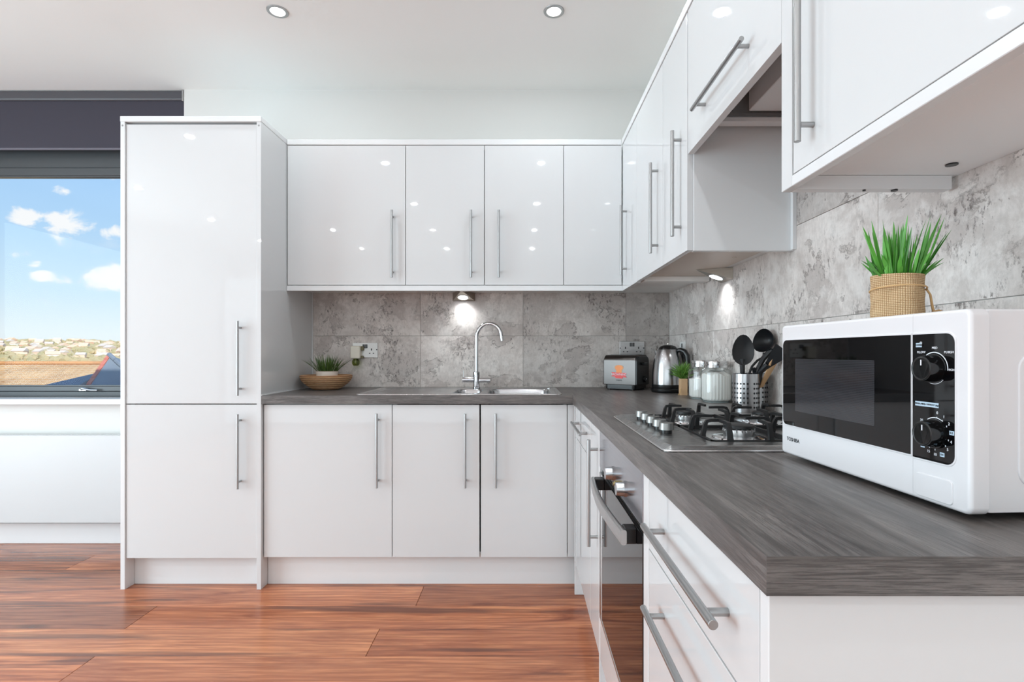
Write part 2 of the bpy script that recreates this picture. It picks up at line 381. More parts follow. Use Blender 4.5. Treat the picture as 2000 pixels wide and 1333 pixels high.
while y > YR:
    js = joints.get(row) or sorted([-4.6+((row*1.37) % 2.0), -2.5+((row*1.37) % 2.0)])
    xs = [XL]+[j for j in js if XL < j < XR]+[XRW]
    for x0, x1 in zip(xs, xs[1:]):
        bb = bx(-(x1-x0)/2+.0007, (x1-x0)/2-.0007, -PW/2+.0006, PW/2-.0006, -.010, 0, bev=.0012)
        o = obj('plank', bb, FLOOR, None, smooth=0); o.location = ((x0+x1)/2, y-PW/2, 0); o.parent = floor; o['kind'] = 'structure'
        o.color = PT.get((row, xs.index(x0)), random.choice(((1, 1, 1, 1), (.86, .84, .84, 1), (1.08, 1.06, 1.02, 1), (.72, .70, .72, 1))))
    y -= PW; row += 1
WX = -1.973                             # right jamb of the window
WZ = .8138
b = NB()
box(b, WX, XRW+.3, YWALL, YWALL+.3, -.01, ZC)
box(b, XL-.3, WX, YWALL, YWALL+.3, -.01, WZ)
box(b, XL-.3, -4.1, YWALL, YWALL+.3, WZ, ZC)
wall_back = struct('wall_back', b, PAINT)
wall_right = struct('wall_right', bx(XRW, XRW+.2, YR-.3, YWALL, -.01, ZC), PAINT)
struct('wall_left', bx(XL-.2, XL, YR-.3, YWALL, -.01, ZC), PAINT)
struct('wall_rear', bx(XL, XRW, YR-.3, YR, -.01, ZC), PAINT)
struct('ceiling', bx(XL-.3, XRW+.3, YR-.3, YWALL+.3, ZC, ZC+.2), CEILP)
struct('baseboard_back', bx(XL, XP0-.002, YWALL-.016, YWALL, 0, .12, bev=.003), TRIMW)
# splashback tiles: 600 x 300 concrete-effect, thin recessed joints
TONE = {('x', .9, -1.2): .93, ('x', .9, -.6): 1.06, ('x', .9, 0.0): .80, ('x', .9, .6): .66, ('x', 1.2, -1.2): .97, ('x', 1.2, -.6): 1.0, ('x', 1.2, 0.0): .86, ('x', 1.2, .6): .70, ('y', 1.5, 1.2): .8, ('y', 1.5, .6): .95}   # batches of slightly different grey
def tile_run(wall, axis, a0, a1, starts, zrows, th):
    for (z0, z1), s in zip(zrows, starts):
        xs = [a0]+[j for j in s if a0 < j < a1]+[a1]
        for p, q in zip(xs, xs[1:]):
            hx, hz = (q-p)/2, (z1-z0)/2; g = .0007
            if axis == 'x':
                bb = bx(-hx+g, hx-g, 0, th, -hz+g, hz-g, bev=.0006); loc = ((p+q)/2, YW, (z0+z1)/2)
            else:
                bb = bx(0, th, -hx+g, hx-g, -hz+g, hz-g, bev=.0006); loc = (XR, (p+q)/2, (z0+z1)/2)
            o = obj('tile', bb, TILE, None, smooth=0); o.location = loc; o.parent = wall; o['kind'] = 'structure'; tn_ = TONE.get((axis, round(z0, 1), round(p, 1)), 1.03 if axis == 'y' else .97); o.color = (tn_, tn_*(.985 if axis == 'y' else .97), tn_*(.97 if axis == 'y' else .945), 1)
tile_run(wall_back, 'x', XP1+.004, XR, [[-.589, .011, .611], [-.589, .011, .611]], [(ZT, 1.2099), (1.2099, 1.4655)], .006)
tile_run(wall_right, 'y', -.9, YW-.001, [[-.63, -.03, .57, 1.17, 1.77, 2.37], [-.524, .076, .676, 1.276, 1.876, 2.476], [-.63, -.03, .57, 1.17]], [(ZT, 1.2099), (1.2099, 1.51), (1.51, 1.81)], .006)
struct('trim_1', bx(XP1+.0005, XP1+.0042, YW-.006, YW+.004, ZT, ZUC), TRIMW)

# ------------------------------------------------------------------ window
XW0 = -4.1
b = NB(); box(b, XW0, WX, 3.03, 3.30, WZ, .8464, bev=.004, seg=2)
struct('trim_2', b, TRIMW, label='white window board')
fr = NB()
box(fr, XW0, WX, 3.175, 3.245, .8464, .880, bev=.003)
box(fr, XW0, WX, 3.150, 3.160, .8464, .852, bev=.001)
box(fr, XW0, WX, 3.175, 3.245, 2.225, 2.36, bev=.003)
box(fr, XW0, WX, 3.165, 3.25, 2.36, ZC, bev=.003)
box(fr, XW0, XW0+.05, 3.175, 3.245, .880, 2.225); box(fr, WX-.05, WX, 3.175, 3.245, .880, 2.225)
win = struct('window_1', fr, ALU)
s = NB()
box(s, XW0+.05, WX-.05, 3.165, 3.225, .880, .912, bev=.004); box(s, XW0+.05, WX-.05, 3.165, 3.225, 2.176, 2.225, bev=.004)
box(s, XW0+.05, XW0+.09, 3.165, 3.225, .912, 2.176, bev=.003); box(s, WX-.09, WX-.05, 3.165, 3.225, .912, 2.176, bev=.003)
box(s, XW0+.09, WX-.09, 3.172, 3.180, .912, .918); box(s, XW0+.09, WX-.09, 3.172, 3.180, 2.170, 2.176)
sash = struct('window_sash', s, ALU, win)
struct('window_pane', bx(XW0+.09, WX-.09, 3.195, 3.199, .912, 2.176), PANE, win, smooth=0)
hb = NB(); tube(hb, [(-2.635, 3.158, .889), (-2.62, 3.145, .897), (-2.60, 3.143, .894), (-2.57, 3.145, .889), (-2.53, 3.146, .888)], [.006, .0075, .006, .0055, .005], 8)
box(hb, -2.645, -2.60, 3.150, 3.166, .883, .897, bev=.002)
struct('window_handle', hb, STEEL, win)
# roller blind
rb = thing('roller_blind', 'dark grey fabric roller blind pulled down a little over the window', 'blind', (-3.0, 3.12, 2.6))
b = NB(); prism(b, rrect(3.086, 3.15, 2.592, 2.650, .012), YZ, XW0+.01, WX-.004)
obj('head_rail', b, pbr('blind_rail', (78, 77, 82), .4), rb)
b = NB(); box(b, WX-.012, WX-.002, 3.080, 3.152, 2.585, 2.6505, bev=.002); cyl(b, (WX-.001, 3.10, 2.62), (WX-.016, 3.10, 2.62), .012, 12)
obj('end_bracket', b, STEEL, rb)
b = NB()
N = 40
for i in range(N):
    x0 = XW0+.02+(WX-.006-XW0-.02)*i/N; x1 = XW0+.02+(WX-.006-XW0-.02)*(i+1)/N
    zb = lambda x: 2.312-.006*((x-XW0)/(WX-XW0)-.5)*-2*.6
    q = [b.verts.new(p) for p in [(x0, 3.100, zb(x0)), (x1, 3.100, zb(x1)), (x1, 3.100, 2.60), (x0, 3.100, 2.60), (x0, 3.1012, zb(x0)), (x1, 3.1012, zb(x1)), (x1, 3.1012, 2.60), (x0, 3.1012, 2.60)]]
    for f in ((0, 1, 2, 3), (7, 6, 5, 4), (0, 4, 5, 1)): b.faces.new([q[k] for k in f])
bmesh.ops.remove_doubles(b, verts=b.verts, dist=1e-5)
obj('blind_fabric', b, FABRIC, rb, smooth=0)
obj('bottom_bar', bx(XW0+.02, WX-.006, 3.097, 3.106, 2.305, 2.318, bev=.003), pbr('blind_bar', (104, 101, 112), .6), rb)

# flat radiator under the window
RADW = pbr('radiator_enamel', (204, 205, 206), .35)
rd = thing('radiator', 'smooth flat white radiator under the window, left of the tall cupboard', 'radiator', (-2.9, 3.03, .143))
obj('front_panel', bx(-4.0, -1.93, 3.000, 3.008, .143, .636, bev=.003, seg=2), RADW, rd)
obj('body', bx(-3.99, -1.94, 3.0085, 3.060, .15, .63), RADW, rd)
b = NB(); box(b, -4.0, -1.93, 3.000, 3.062, .634, .6416, bev=.002)
for i in range(60): box(b, -3.95+i*.034, -3.95+i*.034+.016, 3.02, 3.05, .6414, .6425)
obj('top_grille', b, RADW, rd)
for x in (-3.6, -2.3): obj('wall_bracket', bx(x, x+.03, 3.0605, 3.083, .3, .5), STEEL, rd)

# ------------------------------------------------------------------ kitchen units
def handle(parent, c, axis, outv):
    c = Vector(c); o = Vector(outv); a = Vector((0, 0, 1)) if axis == 'z' else Vector((0, 1, 0)) if axis == 'y' else Vector((1, 0, 0))
    bm = NB(); bar = c+o*.029
    cyl(bm, bar-a*.174, bar+a*.174, .006, 20)
    for s in (-1, 1): cyl(bm, c+a*.143*s-o*.0005, c+a*.143*s+o*.0245, .005, 14)
    bmesh.ops.bevel(bm, geom=[e for e in bm.edges if e.is_manifold and e.calc_face_angle(0) > 1.2], offset=.0006, segments=1, affect='EDGES')
    return obj('handle', bm, HANDLE, parent)
def carcass(root, x0, x1, y0, y1, z0, z1, front, top=True, bottom=True, mat=None, t=.018):
    """open-fronted box; front = '-y' or '-x'"""
    b = NB()
    if front == '-y':
        box(b, x0, x0+t, y0, y1, z0, z1); box(b, x1-t, x1, y0, y1, z0, z1); box(b, x0+t, x1-t, y1-.008, y1, z0, z1)
        yy0, yy1, xx0, xx1 = y0, y1-.008, x0+t, x1-t
    else:
        box(b, x0, x1, y0, y0+t, z0, z1); box(b, x0, x1, y1-t, y1, z0, z1); box(b, x1-.008, x1, y0+t, y1-t, z0, z1)
        yy0, yy1, xx0, xx1 = y0+t, y1-t, x0, x1-.008
    if bottom: box(b, xx0, xx1, yy0, yy1, z0, z0+t)
    if top: box(b, xx0, xx1, yy0, yy1, z1-t, z1)
    return obj('body', b, mat or CARC, root)
def door(root, name, *bb):
    return obj(name, bx(*bb, bev=.0014, seg=2), GLOSS, root)
G = .0015
# tall housing
th = thing('tall_cupboard', 'full-height gloss white cupboard with two doors beside the window', 'cupboard', (-1.55, 2.76, 0))
PX = .021
obj('side_panel', bx(XP0, XP0+PX, YF, YWALL-.002, 0, 2.196, bev=.001), SATIN, th, label='left side panel')
obj('side_panel', bx(XP1-PX, XP1, YF, YWALL-.002, 0, 2.196, bev=.001), GLOSS, th, label='right side panel')
obj('top_panel', bx(XP0-.001, XP1+.001, YF-.002, YWALL-.002, 2.196, ZUTT, bev=.002), SATIN, th)
carcass(th, XP0+PX+.001, XP1-PX-.001, YD+.022, YWALL-.01, .1456, 2.190, '-y')
a0, a1 = XP0+PX+.002, XP1-PX-.002
d = door(th, 'door', a0, a1, YD-.012, YD+.008, .872, 2.186); handle(d, (-1.3185, YD-.012, 1.086), 'z', (0, -1, 0))
d = door(th, 'door', a0, a1, YD-.012, YD+.008, .1456, .868); handle(d, (-1.3185, YD-.012, .652), 'z', (0, -1, 0))
obj('kickboard', bx(a0-.001, a1+.001, 2.536, 2.552, 0, .148), SATIN, th)
for x in (XP0+PX/2, XP1-PX/2): b = NB(); cyl(b, (x, YF-.0006, 2.178), (x, YF+.001, 2.178), .0045, 12); obj('screw_cover', b, EDGE, th)
# main base run
def base_unit(label, x0, x1, doors, top=True, group='base cupboards along the back wall'):
    t = thing('base_cabinet', label, 'cabinet', ((x0+x1)/2, 2.78, .1456), 0, group)
    carcass(t, x0+.001, x1-.001, YD+.021, YWALL-.02, .1456, ZB-.001, '-y', top=top)
    for (d0, d1, hx) in doors:
        d = door(t, 'door', d0+G, d1-G, YD, YD+.019, .1456, .866); handle(d, (hx, YD, .653), 'z', (0, -1, 0))
    return t
base_unit('wide single-door base cupboard between the tall cupboard and the sink doors', XP1+.002, -.6098, [(XP1+.003, -.6098, -.6755)])
base_unit('two-door base cupboard under the sink, doors handled at the dark middle gap', -.6098, .2171, [(-.6098, -.1963, -.2625), (-.1925, .2171, -.1195)], top=False)
t = tag(obj('filler_post', bx(.2185, .2640, YD+.002, YD+.019, .1456, .866, bev=.001), GLOSS), 'narrow white filler strip in the corner right of the sink cupboard', 'filler')
t = tag(obj('kickboard', bx(XP1+.002, .262, 2.536, 2.552, 0, .1440), SATIN), 'long white kickboard under the back base cupboards', 'kickboard')
# corner post of the right run
t = tag(obj('corner_post', bx(.2450, .2930, 2.420, 2.436, 0, .866, bev=.001), GLOSS), 'white corner post reaching the floor at the inner corner of the units', 'post')
# right run: drawer + door unit
CX0 = XD+.019
t = thing('base_cabinet', 'right-hand base cupboard with a small drawer over a door, between corner and oven', 'cabinet', (.55, 2.05, .1456), 0, 'base units along the right wall')
carcass(t, CX0+.002, XR-.02, 1.692, 2.416, .1456, ZB-.001, '-x')
d = door(t, 'drawer', XD, CX0, 1.905, 2.402, .7290, .866); handle(d, (XD, 2.148, .8045), 'y', (-1, 0, 0))
d = door(t, 'door', XD, CX0, 1.905, 2.402, .1456, .7260)
d = door(t, 'door', XD, CX0, 1.692, 1.902, .1456, .866); handle(d, (XD, 1.72, .653), 'z', (-1, 0, 0))
t = tag(obj('end_panel', bx(XD-.0005, XR-.02, 1.668, 1.688, 0, .8700, bev=.001), SATIN), 'white support panel down to the floor on the far side of the oven', 'panel')
t = tag(obj('kickboard', bx(.2930, .309, 1.690, 2.4185, 0, .1440), SATIN), 'short white kickboard under the drawer and door unit in the corner', 'kickboard')
# oven
ov = thing('oven', 'built-in oven with dark mirror glass door and bowed steel handle', 'oven', (.55, 1.38, .29))
OY0, OY1 = 1.0745, 1.664
obj('body', bx(XD+.022, .80, OY0+.01, OY1-.01, .295, .868), pbr('oven_casing', (90, 90, 92), .4, .6), ov)
obj('control_panel', bx(XD-.002, XD+.020, OY0, OY1, .7525, .8685, bev=.002, seg=2), OVENST, ov)
obj('vent_strip', bx(XD+.006, XD+.021, OY0+.004, OY1-.004, .737, .7520), DARKP, ov)
dr = obj('door', bx(XD-.002, XD+.018, OY0+.0, OY1-.048, .290, .7360, bev=.002, seg=2), BLACKGLASS, ov)
obj('door_frame', bx(XD-.003, XD+.018, OY1-.047, OY1, .290, .7360, bev=.002), STEEL, dr)
obj('door_trim', bx(XD-.003, XD+.018, OY0, OY1, .278, .2895, bev=.002), STEEL, dr)
b = NB(); n = 24
for i in range(n+1): pass
pts = []
for i in range(n+1):
    s = i/n; yy = 1.125+.485*s; pts.append((XD-.030-.012*math.sin(PI*s), yy, .716))
prev = None; prof = rrect(-.007, .006, -.0165, .0165, .0055, 3)
for p in pts:
    ring = [b.verts.new((p[0]+a, p[1], p[2]+c)) for a, c in prof]
    if prev:
        for k in range(len(ring)): b.faces.new((prev[k], prev[(k+1) % len(ring)], ring[(k+1) % len(ring)], ring[k]))
    else: b.faces.new(ring[::-1])
    prev = ring
b.faces.new(prev); bmesh.ops.recalc_face_normals(b, faces=b.faces)
obj('handle', b, STEEL, dr)
for yy in (1.130, 1.572): obj('handle_mount', bx(XD-.027, XD-.001, yy, yy+.034, .700, .7335, bev=.002), DARKP, dr)
for yy in (1.258, 1.42):
    b = NB(); cyl(b, (XD-.0015, yy, .786), (XD-.006, yy, .786), .019, 24); cyl(b, (XD-.006, yy, .786), (XD-.024, yy, .786), .0175, 24, .0155)
    k = obj('control_knob', b, STEELV, ov); k['label'] = 'round steel oven knob'
b = NB(); cyl(b, (XD-.0015, 1.34, .778), (XD-.012, 1.34, .778), .008, 16); cyl(b, (XD-.012, 1.34, .778), (XD-.016, 1.34, .778), .005, 12)
obj('timer_button', b, pbr('brass_button', (190, 172, 120), .25, .9), ov)
t = tag(obj('blanking_board', bx(XD, XD+.018, OY0, OY1, .1456, .274, bev=.001), GLOSS), 'white blanking board under the oven', 'board')
t = tag(obj('kickboard', bx(.2930, .309, .545, 1.666, 0, .1440), SATIN), 'white kickboard under the oven and drawers', 'kickboard')
t = tag(obj('end_panel', bx(XD-.0005, XR-.02, 1.0325, 1.0725, 0.146, .8700, bev=.001), SATIN), 'narrow white upright panel between oven and drawers', 'panel')
# drawer unit
t = thing('drawer_cabinet', 'white pan-drawer unit at the near end, under the dark worktop corner', 'cabinet', (.55, .78, .1456), 0, 'base units along the right wall')
carcass(t, CX0+.002, XR-.02, .552, 1.031, .1456, ZB-.001, '-x')
for z0, z1, hz in ((.7290, .866, .798), (.438, .7260, .650), (.1456, .435, .36)):
    d = door(t, 'drawer', XD, CX0, .552, 1.030, z0, z1); handle(d, (XD, .778, hz), 'y', (-1, 0, 0))
t = tag(obj('end_panel', bx(XD, XR-.002, .531, .5505, 0, .8700, bev=.001), SATIN), 'white end panel below the near end of the worktop', 'panel')

# worktop (with sink cut-out and hob resting on it)
wt = thing('worktop', 'L-shaped dark grey-brown wood-effect worktop', 'worktop', (0, 2.7, ZB))
b = NB()
def slab_hole(b, x0, x1, y0, y1, hx0, hx1, hy0, hy1, z0, z1):
    X = [x0, hx0, hx1, x1]; Y = [y0, hy0, hy1, y1]; V = {}
    for z in (z0, z1):
        for i, xx in enumerate(X):
            for j, yy in enumerate(Y): V[i, j, z] = b.verts.new((xx, yy, z))
    for i in range(3):
        for j in range(3):
            if (i, j) == (1, 1): continue
            b.faces.new([V[i, j, z1], V[i+1, j, z1], V[i+1, j+1, z1], V[i, j+1, z1]])
            b.faces.new([V[i, j+1, z0], V[i+1, j+1, z0], V[i+1, j, z0], V[i, j, z0]])
    def w(a, c): b.faces.new([V[a[0], a[1], z0], V[c[0], c[1], z0], V[c[0], c[1], z1], V[a[0], a[1], z1]])
    for i in range(3): w((i, 0), (i+1, 0)); w((i+1, 3), (i, 3)); w((3, i), (3, i+1)); w((0, i+1), (0, i))
    w((1, 1), (1, 2)); w((1, 2), (2, 2)); w((2, 2), (2, 1)); w((2, 1), (1, 1))
slab_hole(b, XP1+.0008, XC, YF, YW-.0005, -.755, .165, 2.55, 2.95, ZB, ZT)
obj('slab', b, WTX, wt, smooth=0)
b = NB(); box(b, XC, XR-.0005, .5182, YW-.0005, ZB, ZT)
obj('slab', b, WTY, wt, smooth=0)
obj('edging', bx(XC, XR-.0005, .5172, .5180, ZB, ZT), WTX, wt, smooth=0)
obj('sealant', bx(XP1+.0002, XP1+.004, YF+.002, YW, ZT-.001, ZT+.004), TRIMW, wt)

# ------------------------------------------------------------------ wall cabinets
YC0 = YU+.019
def wall_unit(label, x0, x1, doors, ydepth=YWALL-.002):
    t = thing('wall_cabinet', label, 'cabinet', ((x0+x1)/2, 2.9, ZUC), 0, 'wall cupboards over the sink')
    carcass(t, x0+.0005, x1-.0005, YC0+.002, YWALL-.002, ZUC, ZUT-.002, '-y')
    for d0, d1, hx in doors:
        d = door(t, 'door', d0+G, d1-G, YU, YC0, ZUD, ZUT-.003)
        if hx is not None: handle(d, (hx, YU, 1.674), 'z', (0, -1, 0))
    return t
wall_unit('wide single-door wall cupboard next to the tall cupboard', XP1+.002, -.602, [(XP1+.003, -.602, -.667)])
wall_unit('two-door wall cupboard above the tap', -.602, .2204, [(-.602, -.192, -.259), (-.192, .2204, -.1165)])
t = thing('wall_cabinet', 'corner wall cupboard with folded door meeting at the inside corner', 'cabinet', (.55, 2.9, ZUC), 0, 'wall cupboards over the sink')
b = NB(); box(b, .2209, XR-.001, YC0+.002, YWALL-.008, ZUC, ZUC+.018); box(b, XU+.021, XR-.001, 2.407, YC0, ZUC, ZUC+.018)
box(b, .2209, .239, YC0+.002, YWALL-.008, ZUC+.018, ZUT-.02); box(b, XU+.021, XR-.001, 2.407, 2.425, ZUC+.018, ZUT-.02)
box(b, .2209, XR-.001, YC0+.002, YWALL-.008, ZUT-.02, ZUT-.002); box(b, XU+.021, XR-.001, 2.407, YC0, ZUT-.02, ZUT-.002)
obj('body', b, CARC, t)
d = door(t, 'door', .2204+G, XU-.003, YU, YC0, ZUD, ZUT-.003)
d = door(t, 'door', XU, XU+.019, 2.405+G, YU-.003, ZUB, ZUT-.003); handle(d, (XU, 2.627, 1.674), 'z', (-1, 0, 0))
XC1 = XU+.021
def rwall_unit(label, y0, y1, doors, z0=ZUC, sidex=None):
    t = thing('wall_cabinet', label, 'cabinet', (.7, (y0+y1)/2, z0), 0, 'wall cupboards along the right wall')
    carcass(t, XC1, XR-.001, y0+.0005, y1-.0005, z0, ZUT-.002, '-x')
    for d0, d1, hy in doors:
        d = door(t, 'door', XU, XU+.019, d0+G, d1-G, ZUB+.002, ZUT-.003)
        handle(d, (XU, hy, 1.668), 'z', (-1, 0, 0))
    return t
t = rwall_unit('right-hand wall cupboard with two tall doors, between the corner and the extractor', 1.690, 2.405, [(1.960, 2.405, 2.027), (1.690-.02, 1.960, 1.734)])
obj('side_panel', bx(XU+.0195, XR-.0005, 1.667, 1.6895, ZUB, ZUT-.002, bev=.001), SATIN, t)
b = NB(); box(b, XU+.03, XR-.03, 1.70, 2.40, ZUC-.0012, ZUC)
cyl(b, (.80, 1.80, ZUC-.003), (.80, 1.80, ZUC), .008, 14); cyl(b, (.78, 1.93, ZUC-.003), (.78, 1.93, ZUC), .008, 14)
obj('underside', b, pbr('beige_underside', (205, 192, 180), .35), t)
# cable trunking strip under corner unit
tag(obj('pelmet', bx(XP1+.001, XU+.019, YU-.001, YU+.018, ZUB, ZUB+.0275, bev=.001), SATIN), 'slim white pelmet under the wall cupboards over the sink', 'pelmet')
tag(obj('light_strip_cover', bx(.56, .858, 2.40, 2.47, ZUB+.004, ZUC-.0006, bev=.002), CARC), 'short pale rail under the corner wall cupboard', 'rail')
# near wall unit
nw = thing('wall_cabinet', 'large white wall cupboard above the microwave', 'cabinet', (.7, .76, ZUC), 0, 'wall cupboards along the right wall')
carcass(nw, XC1, XR-.001, .42, 1.062, ZUC, ZUT-.002, '-x', mat=pbr('white_underside', (244, 244, 244), .4))
d = door(nw, 'door', XU-.0, XU+.019, .42, 1.019, ZUD-.008, ZUT-.003); handle(d, (XU, .948, 1.664), 'z', (-1, 0, 0))
obj('front_stile', bx(XU-.001, XU+.017, 1.0225, 1.063, ZUB, ZUT-.002, bev=.001), GLOSS, nw)
b = NB(); box(b, XU-.001, XU+.017, .42, 1.0225, ZUB, ZUD-.010, bev=.001); box(b, XU+.0175, .850, 1.040, 1.063, ZUB, ZUC-.0005, bev=.001)
obj('light_pelmet', b, SATIN, nw)
for q_, r_ in (((.80, .98, ZUC), .010), ((.74, 1.046, ZUB), .006), ((.68, 1.046, ZUB), .003)):
    b = NB(); cyl(b, (q_[0], q_[1], q_[2]-.0025), (q_[0], q_[1], q_[2]+.0005), r_, 14); obj('cable_grommet', b, DARKP, nw)
# extractor unit
hd = thing('wall_cabinet', 'short wall cupboard with a lift-up flap hiding the extractor over the hob', 'cabinet', (.7, 1.36, 1.83), 0, 'wall cupboards along the right wall')
b = NB(); box(b, XC1, XR-.001, 1.065, 1.083, 1.86, ZUT-.002); box(b, XC1, XR-.001, 1.647, 1.665, 1.86, ZUT-.002); box(b, XC1, XR-.001, 1.083, 1.647, ZUT-.02, ZUT-.002); box(b, XC1+.02, .686, 1.083, 1.647, 1.905, 1.92)
obj('body', b, HOODD, hd)
f = door(hd, 'flap_door', XU, XU+.020, 1.066, 1.664, 1.738, ZUT-.003); handle(f, (XU, 1.362, 1.820), 'y', (-1, 0, 0))
b = NB(); box(b, .60, .615, 1.60, 1.61, 1.84, 1.90); box(b, .575, .60, 1.600, 1.606, 1.865, 1.875); tube(b, [(.56, 1.605, 1.90), (.60, 1.603, 1.885), (.625, 1.60, 1.858), (.64, 1.60, 1.845)], .003, 6)
obj('flap_hinge', b, DARKP, hd)
ex = thing('extractor_hood', 'grey metal extractor tucked up inside the open bay over the hob', 'extractor', (.77, 1.36, 1.845))
obj('housing', bx(.690, XR-.003, 1.086, 1.600, 1.845, 2.10, bev=.002), HOODG, ex)
b = NB(); box(b, .735, XR-.02, 1.12, 1.44, 1.8435, 1.8448)
for i in range(12): box(b, .740+i*.0085, .744+i*.0085, 1.125, 1.435, 1.8425, 1.8436)
obj('filter', b, pbr('hood_filter', (90, 90, 92), .4, .8), ex)
b = NB(); box(b, .592, XR-.003, 1.610, 1.645, 1.818, 1.832, bev=.001); box(b, .592, .600, 1.610, 1.645, 1.832, 1.90)
obj('front_lip', b, HOODG, ex)
tag(obj('cornice', (lambda b: (box(b, XP1+.003, XU-.004, YU-.004, YU+.02, ZUT-.0005, ZUTT, bev=.002), box(b, XU-.004, XU+.02, .42, YU-.0045, ZUT-.0005, ZUTT, bev=.002), b)[-1])(NB()), SATIN), 'white cornice strip along the top of the wall cupboards', 'cornice')
tag(obj('tall_scribe', bx(XR-.012, XR-.0005, 1.652, 1.6665, ZUB+.002, 1.815), TRIMW), 'thin white sealing strip where the cupboard side meets the tiles', 'strip')

# ------------------------------------------------------------------ under-cabinet lights
def wedge(label, M):
    t = thing('under_cabinet_light', label, 'light', M @ Vector((0, 0, 0)), 0, 'triangular under-cabinet lights')
    W, D, Hh = .065, .13, .048
    P = [(-W, 0, 0), (W, 0, 0), (-W, 0, -Hh), (W, 0, -Hh), (0, -D, 0)]
    b = NB(); v = [b.verts.new(M @ Vector(p)) for p in P]
    for f in ((0, 1, 3, 2), (0, 4, 1), (0, 2, 4), (1, 4, 3), (2, 3, 4)): b.faces.new([v[k] for k in f])
    bmesh.ops.recalc_face_normals(b, faces=b.faces)
    obj('lamp_housing', b, brushed('lamp_steel_'+str(len(bpy.data.materials)), (168, 160, 150), .3), t, smooth=0)
    nrm = Vector((0, -Hh, -D)).normalized(); nrm = Vector((0, -Hh, -D)); nrm = Vector((0, -Hh/math.hypot(Hh, D), -D/math.hypot(Hh, D)))
    c = Vector((0, -.045, -Hh*(1-.045/D)))
    R = (M.to_3x3() @ nrm).normalized(); cw = M @ c
    b = NB(); cyl(b, cw, cw+R*.0016, .033, 28); obj('lens_ring', b, CHROME, t)
    b = NB(); cyl(b, cw+R*.0005, cw+R*.0022, .027, 28); obj('lens', b, LENSC, t)
    l = light('lamp_glow', 'SPOT', cw+R*.006, (0, 0, 0), 2.6, (.92, .97, 1), spot_size=math.radians(125), spot_blend=1.0, shadow_soft_size=.012)
    aim = M.to_3x3() @ Vector((0, .12, -1)); l.rotation_euler = aim.to_track_quat('-Z', 'Y').to_euler()
    bpy.context.view_layer.update(); mw = l.matrix_basis.copy(); l.parent = t; l.matrix_basis = inv_root(t) @ mw
    return t
wedge('lit triangular steel light under the wall cupboards over the tap', Matrix.Translation((-.335, YW-.001, ZUC)))
wedge('lit triangular steel light under the cupboard on the right-hand wall', Matrix.Translation((XR-.001, 2.2125, ZUC-.0015)) @ Matrix.Rotation(-PI/2, 4, 'Z'))

# ------------------------------------------------------------------ ceiling spots
def spot(x, y, label, grp='ceiling downlights'):
    t = thing('downlight', label, 'light', (x, y, ZC), 0, grp)
    b = NB(); lathe(b, [(.030, -.001), (.033, -.004), (.042, -.005), (.046, -.003), (.047, 0), (.030, 0)], 36, (x, y, ZC)); obj('trim_ring', b, pbr('satin_nickel', (176, 176, 176), .3, .9) if 'satin_nickel' not in bpy.data.materials else bpy.data.materials['satin_nickel'], t)
    b = NB(); cyl(b, (x, y, ZC-.0030), (x, y, ZC-.0005), .0305, 28); obj('lens', b, LENS, t)
    l = light('lamp_glow', 'AREA', (x, y, ZC-.0065), (0, 0, 0), 2.4, (.86, .95, 1), size=.055); mw = Matrix.Translation((x, y, ZC-.0065)); l.parent = t; l.matrix_basis = inv_root(t) @ mw
spot(-1.099, 2.378, 'ceiling downlight over the floor in front of the tall cupboard')
spot(.147, 2.378, 'ceiling downlight near the corner of the wall cupboards')
for x in (-3.56, -2.35, -1.1, .16):
    for y in (1.22, .06, -1.1, -2.26): spot(x, y, 'ceiling downlight in the room behind the camera', 'downlights behind the camera')

# ------------------------------------------------------------------ sink and tap
sk = thing('sink', 'stainless steel inset sink with bowl on the right and ridged drainer on the left', 'sink', (-.3, 2.76, ZT))
SX0, SX1, SY0, SY1 = -.790, .193, 2.505, 2.998
def sdf(x, y, x0, x1, y0, y1, r):
    cx, cy = (x0+x1)/2, (y0+y1)/2; qx = abs(x-cx)-(x1-x0)/2+r; qy = abs(y-cy)-(y1-y0)/2+r
    return math.hypot(max(qx, 0), max(qy, 0))+min(max(qx, qy), 0)-r
def ss(t): t = max(0, min(1, t)); return t*t*(3-2*t)
def sz_(x, y):
    z = ZT+.0045-.0035*ss((sdf(x, y, SX0, SX1, SY0, SY1, .03)+.010)/.010)
    inner = sdf(x, y, SX0+.028, SX1-.028, SY0+.028, SY1-.028, .03); z -= .003*ss(-inner/.008)
    z -= .165*ss(-sdf(x, y, -.175, .150, 2.565, 2.945, .06)/.030)
    z -= .110*ss(-sdf(x, y, -.345, -.205, 2.60, 2.90, .045)/.024)
    dd = sdf(x, y, -.735, -.375, 2.57, 2.93, .02)
    if dd < 0: z -= .0035*ss(-dd/.01)*(.6+.4*math.cos(2*PI*(y-2.57)/.04))
    return z
b = NB(); NX, NY = 260, 150; V = {}
for i in range(NX+1):
    for j in range(NY+1):
        x = SX0+(SX1-SX0)*i/NX; y = SY0+(SY1-SY0)*j/NY; V[i, j] = b.verts.new((x, y, sz_(x, y)))
for i in range(NX):
    for j in range(NY): b.faces.new((V[i, j], V[i+1, j], V[i+1, j+1], V[i, j+1]))
obj('sink_top', b, SINKST, sk, smooth=60)
b = NB(); bead(b, SX0, SX1, SY0, SY1, .03, ZT+.0022, .0021); obj('rim', b, RIMST, sk)
b = NB(); cyl(b, (-.012, 2.75, ZT-.168), (-.012, 2.75, ZT-.160), .042, 24); obj('drain', b, CHROME, sk)
b = NB(); cyl(b, (.155, 2.955, ZT-.002), (.155, 2.955, ZT+.006), .012, 16); obj('overflow_knob', b, CHROME, sk)
TX, TY = -.252, 2.962
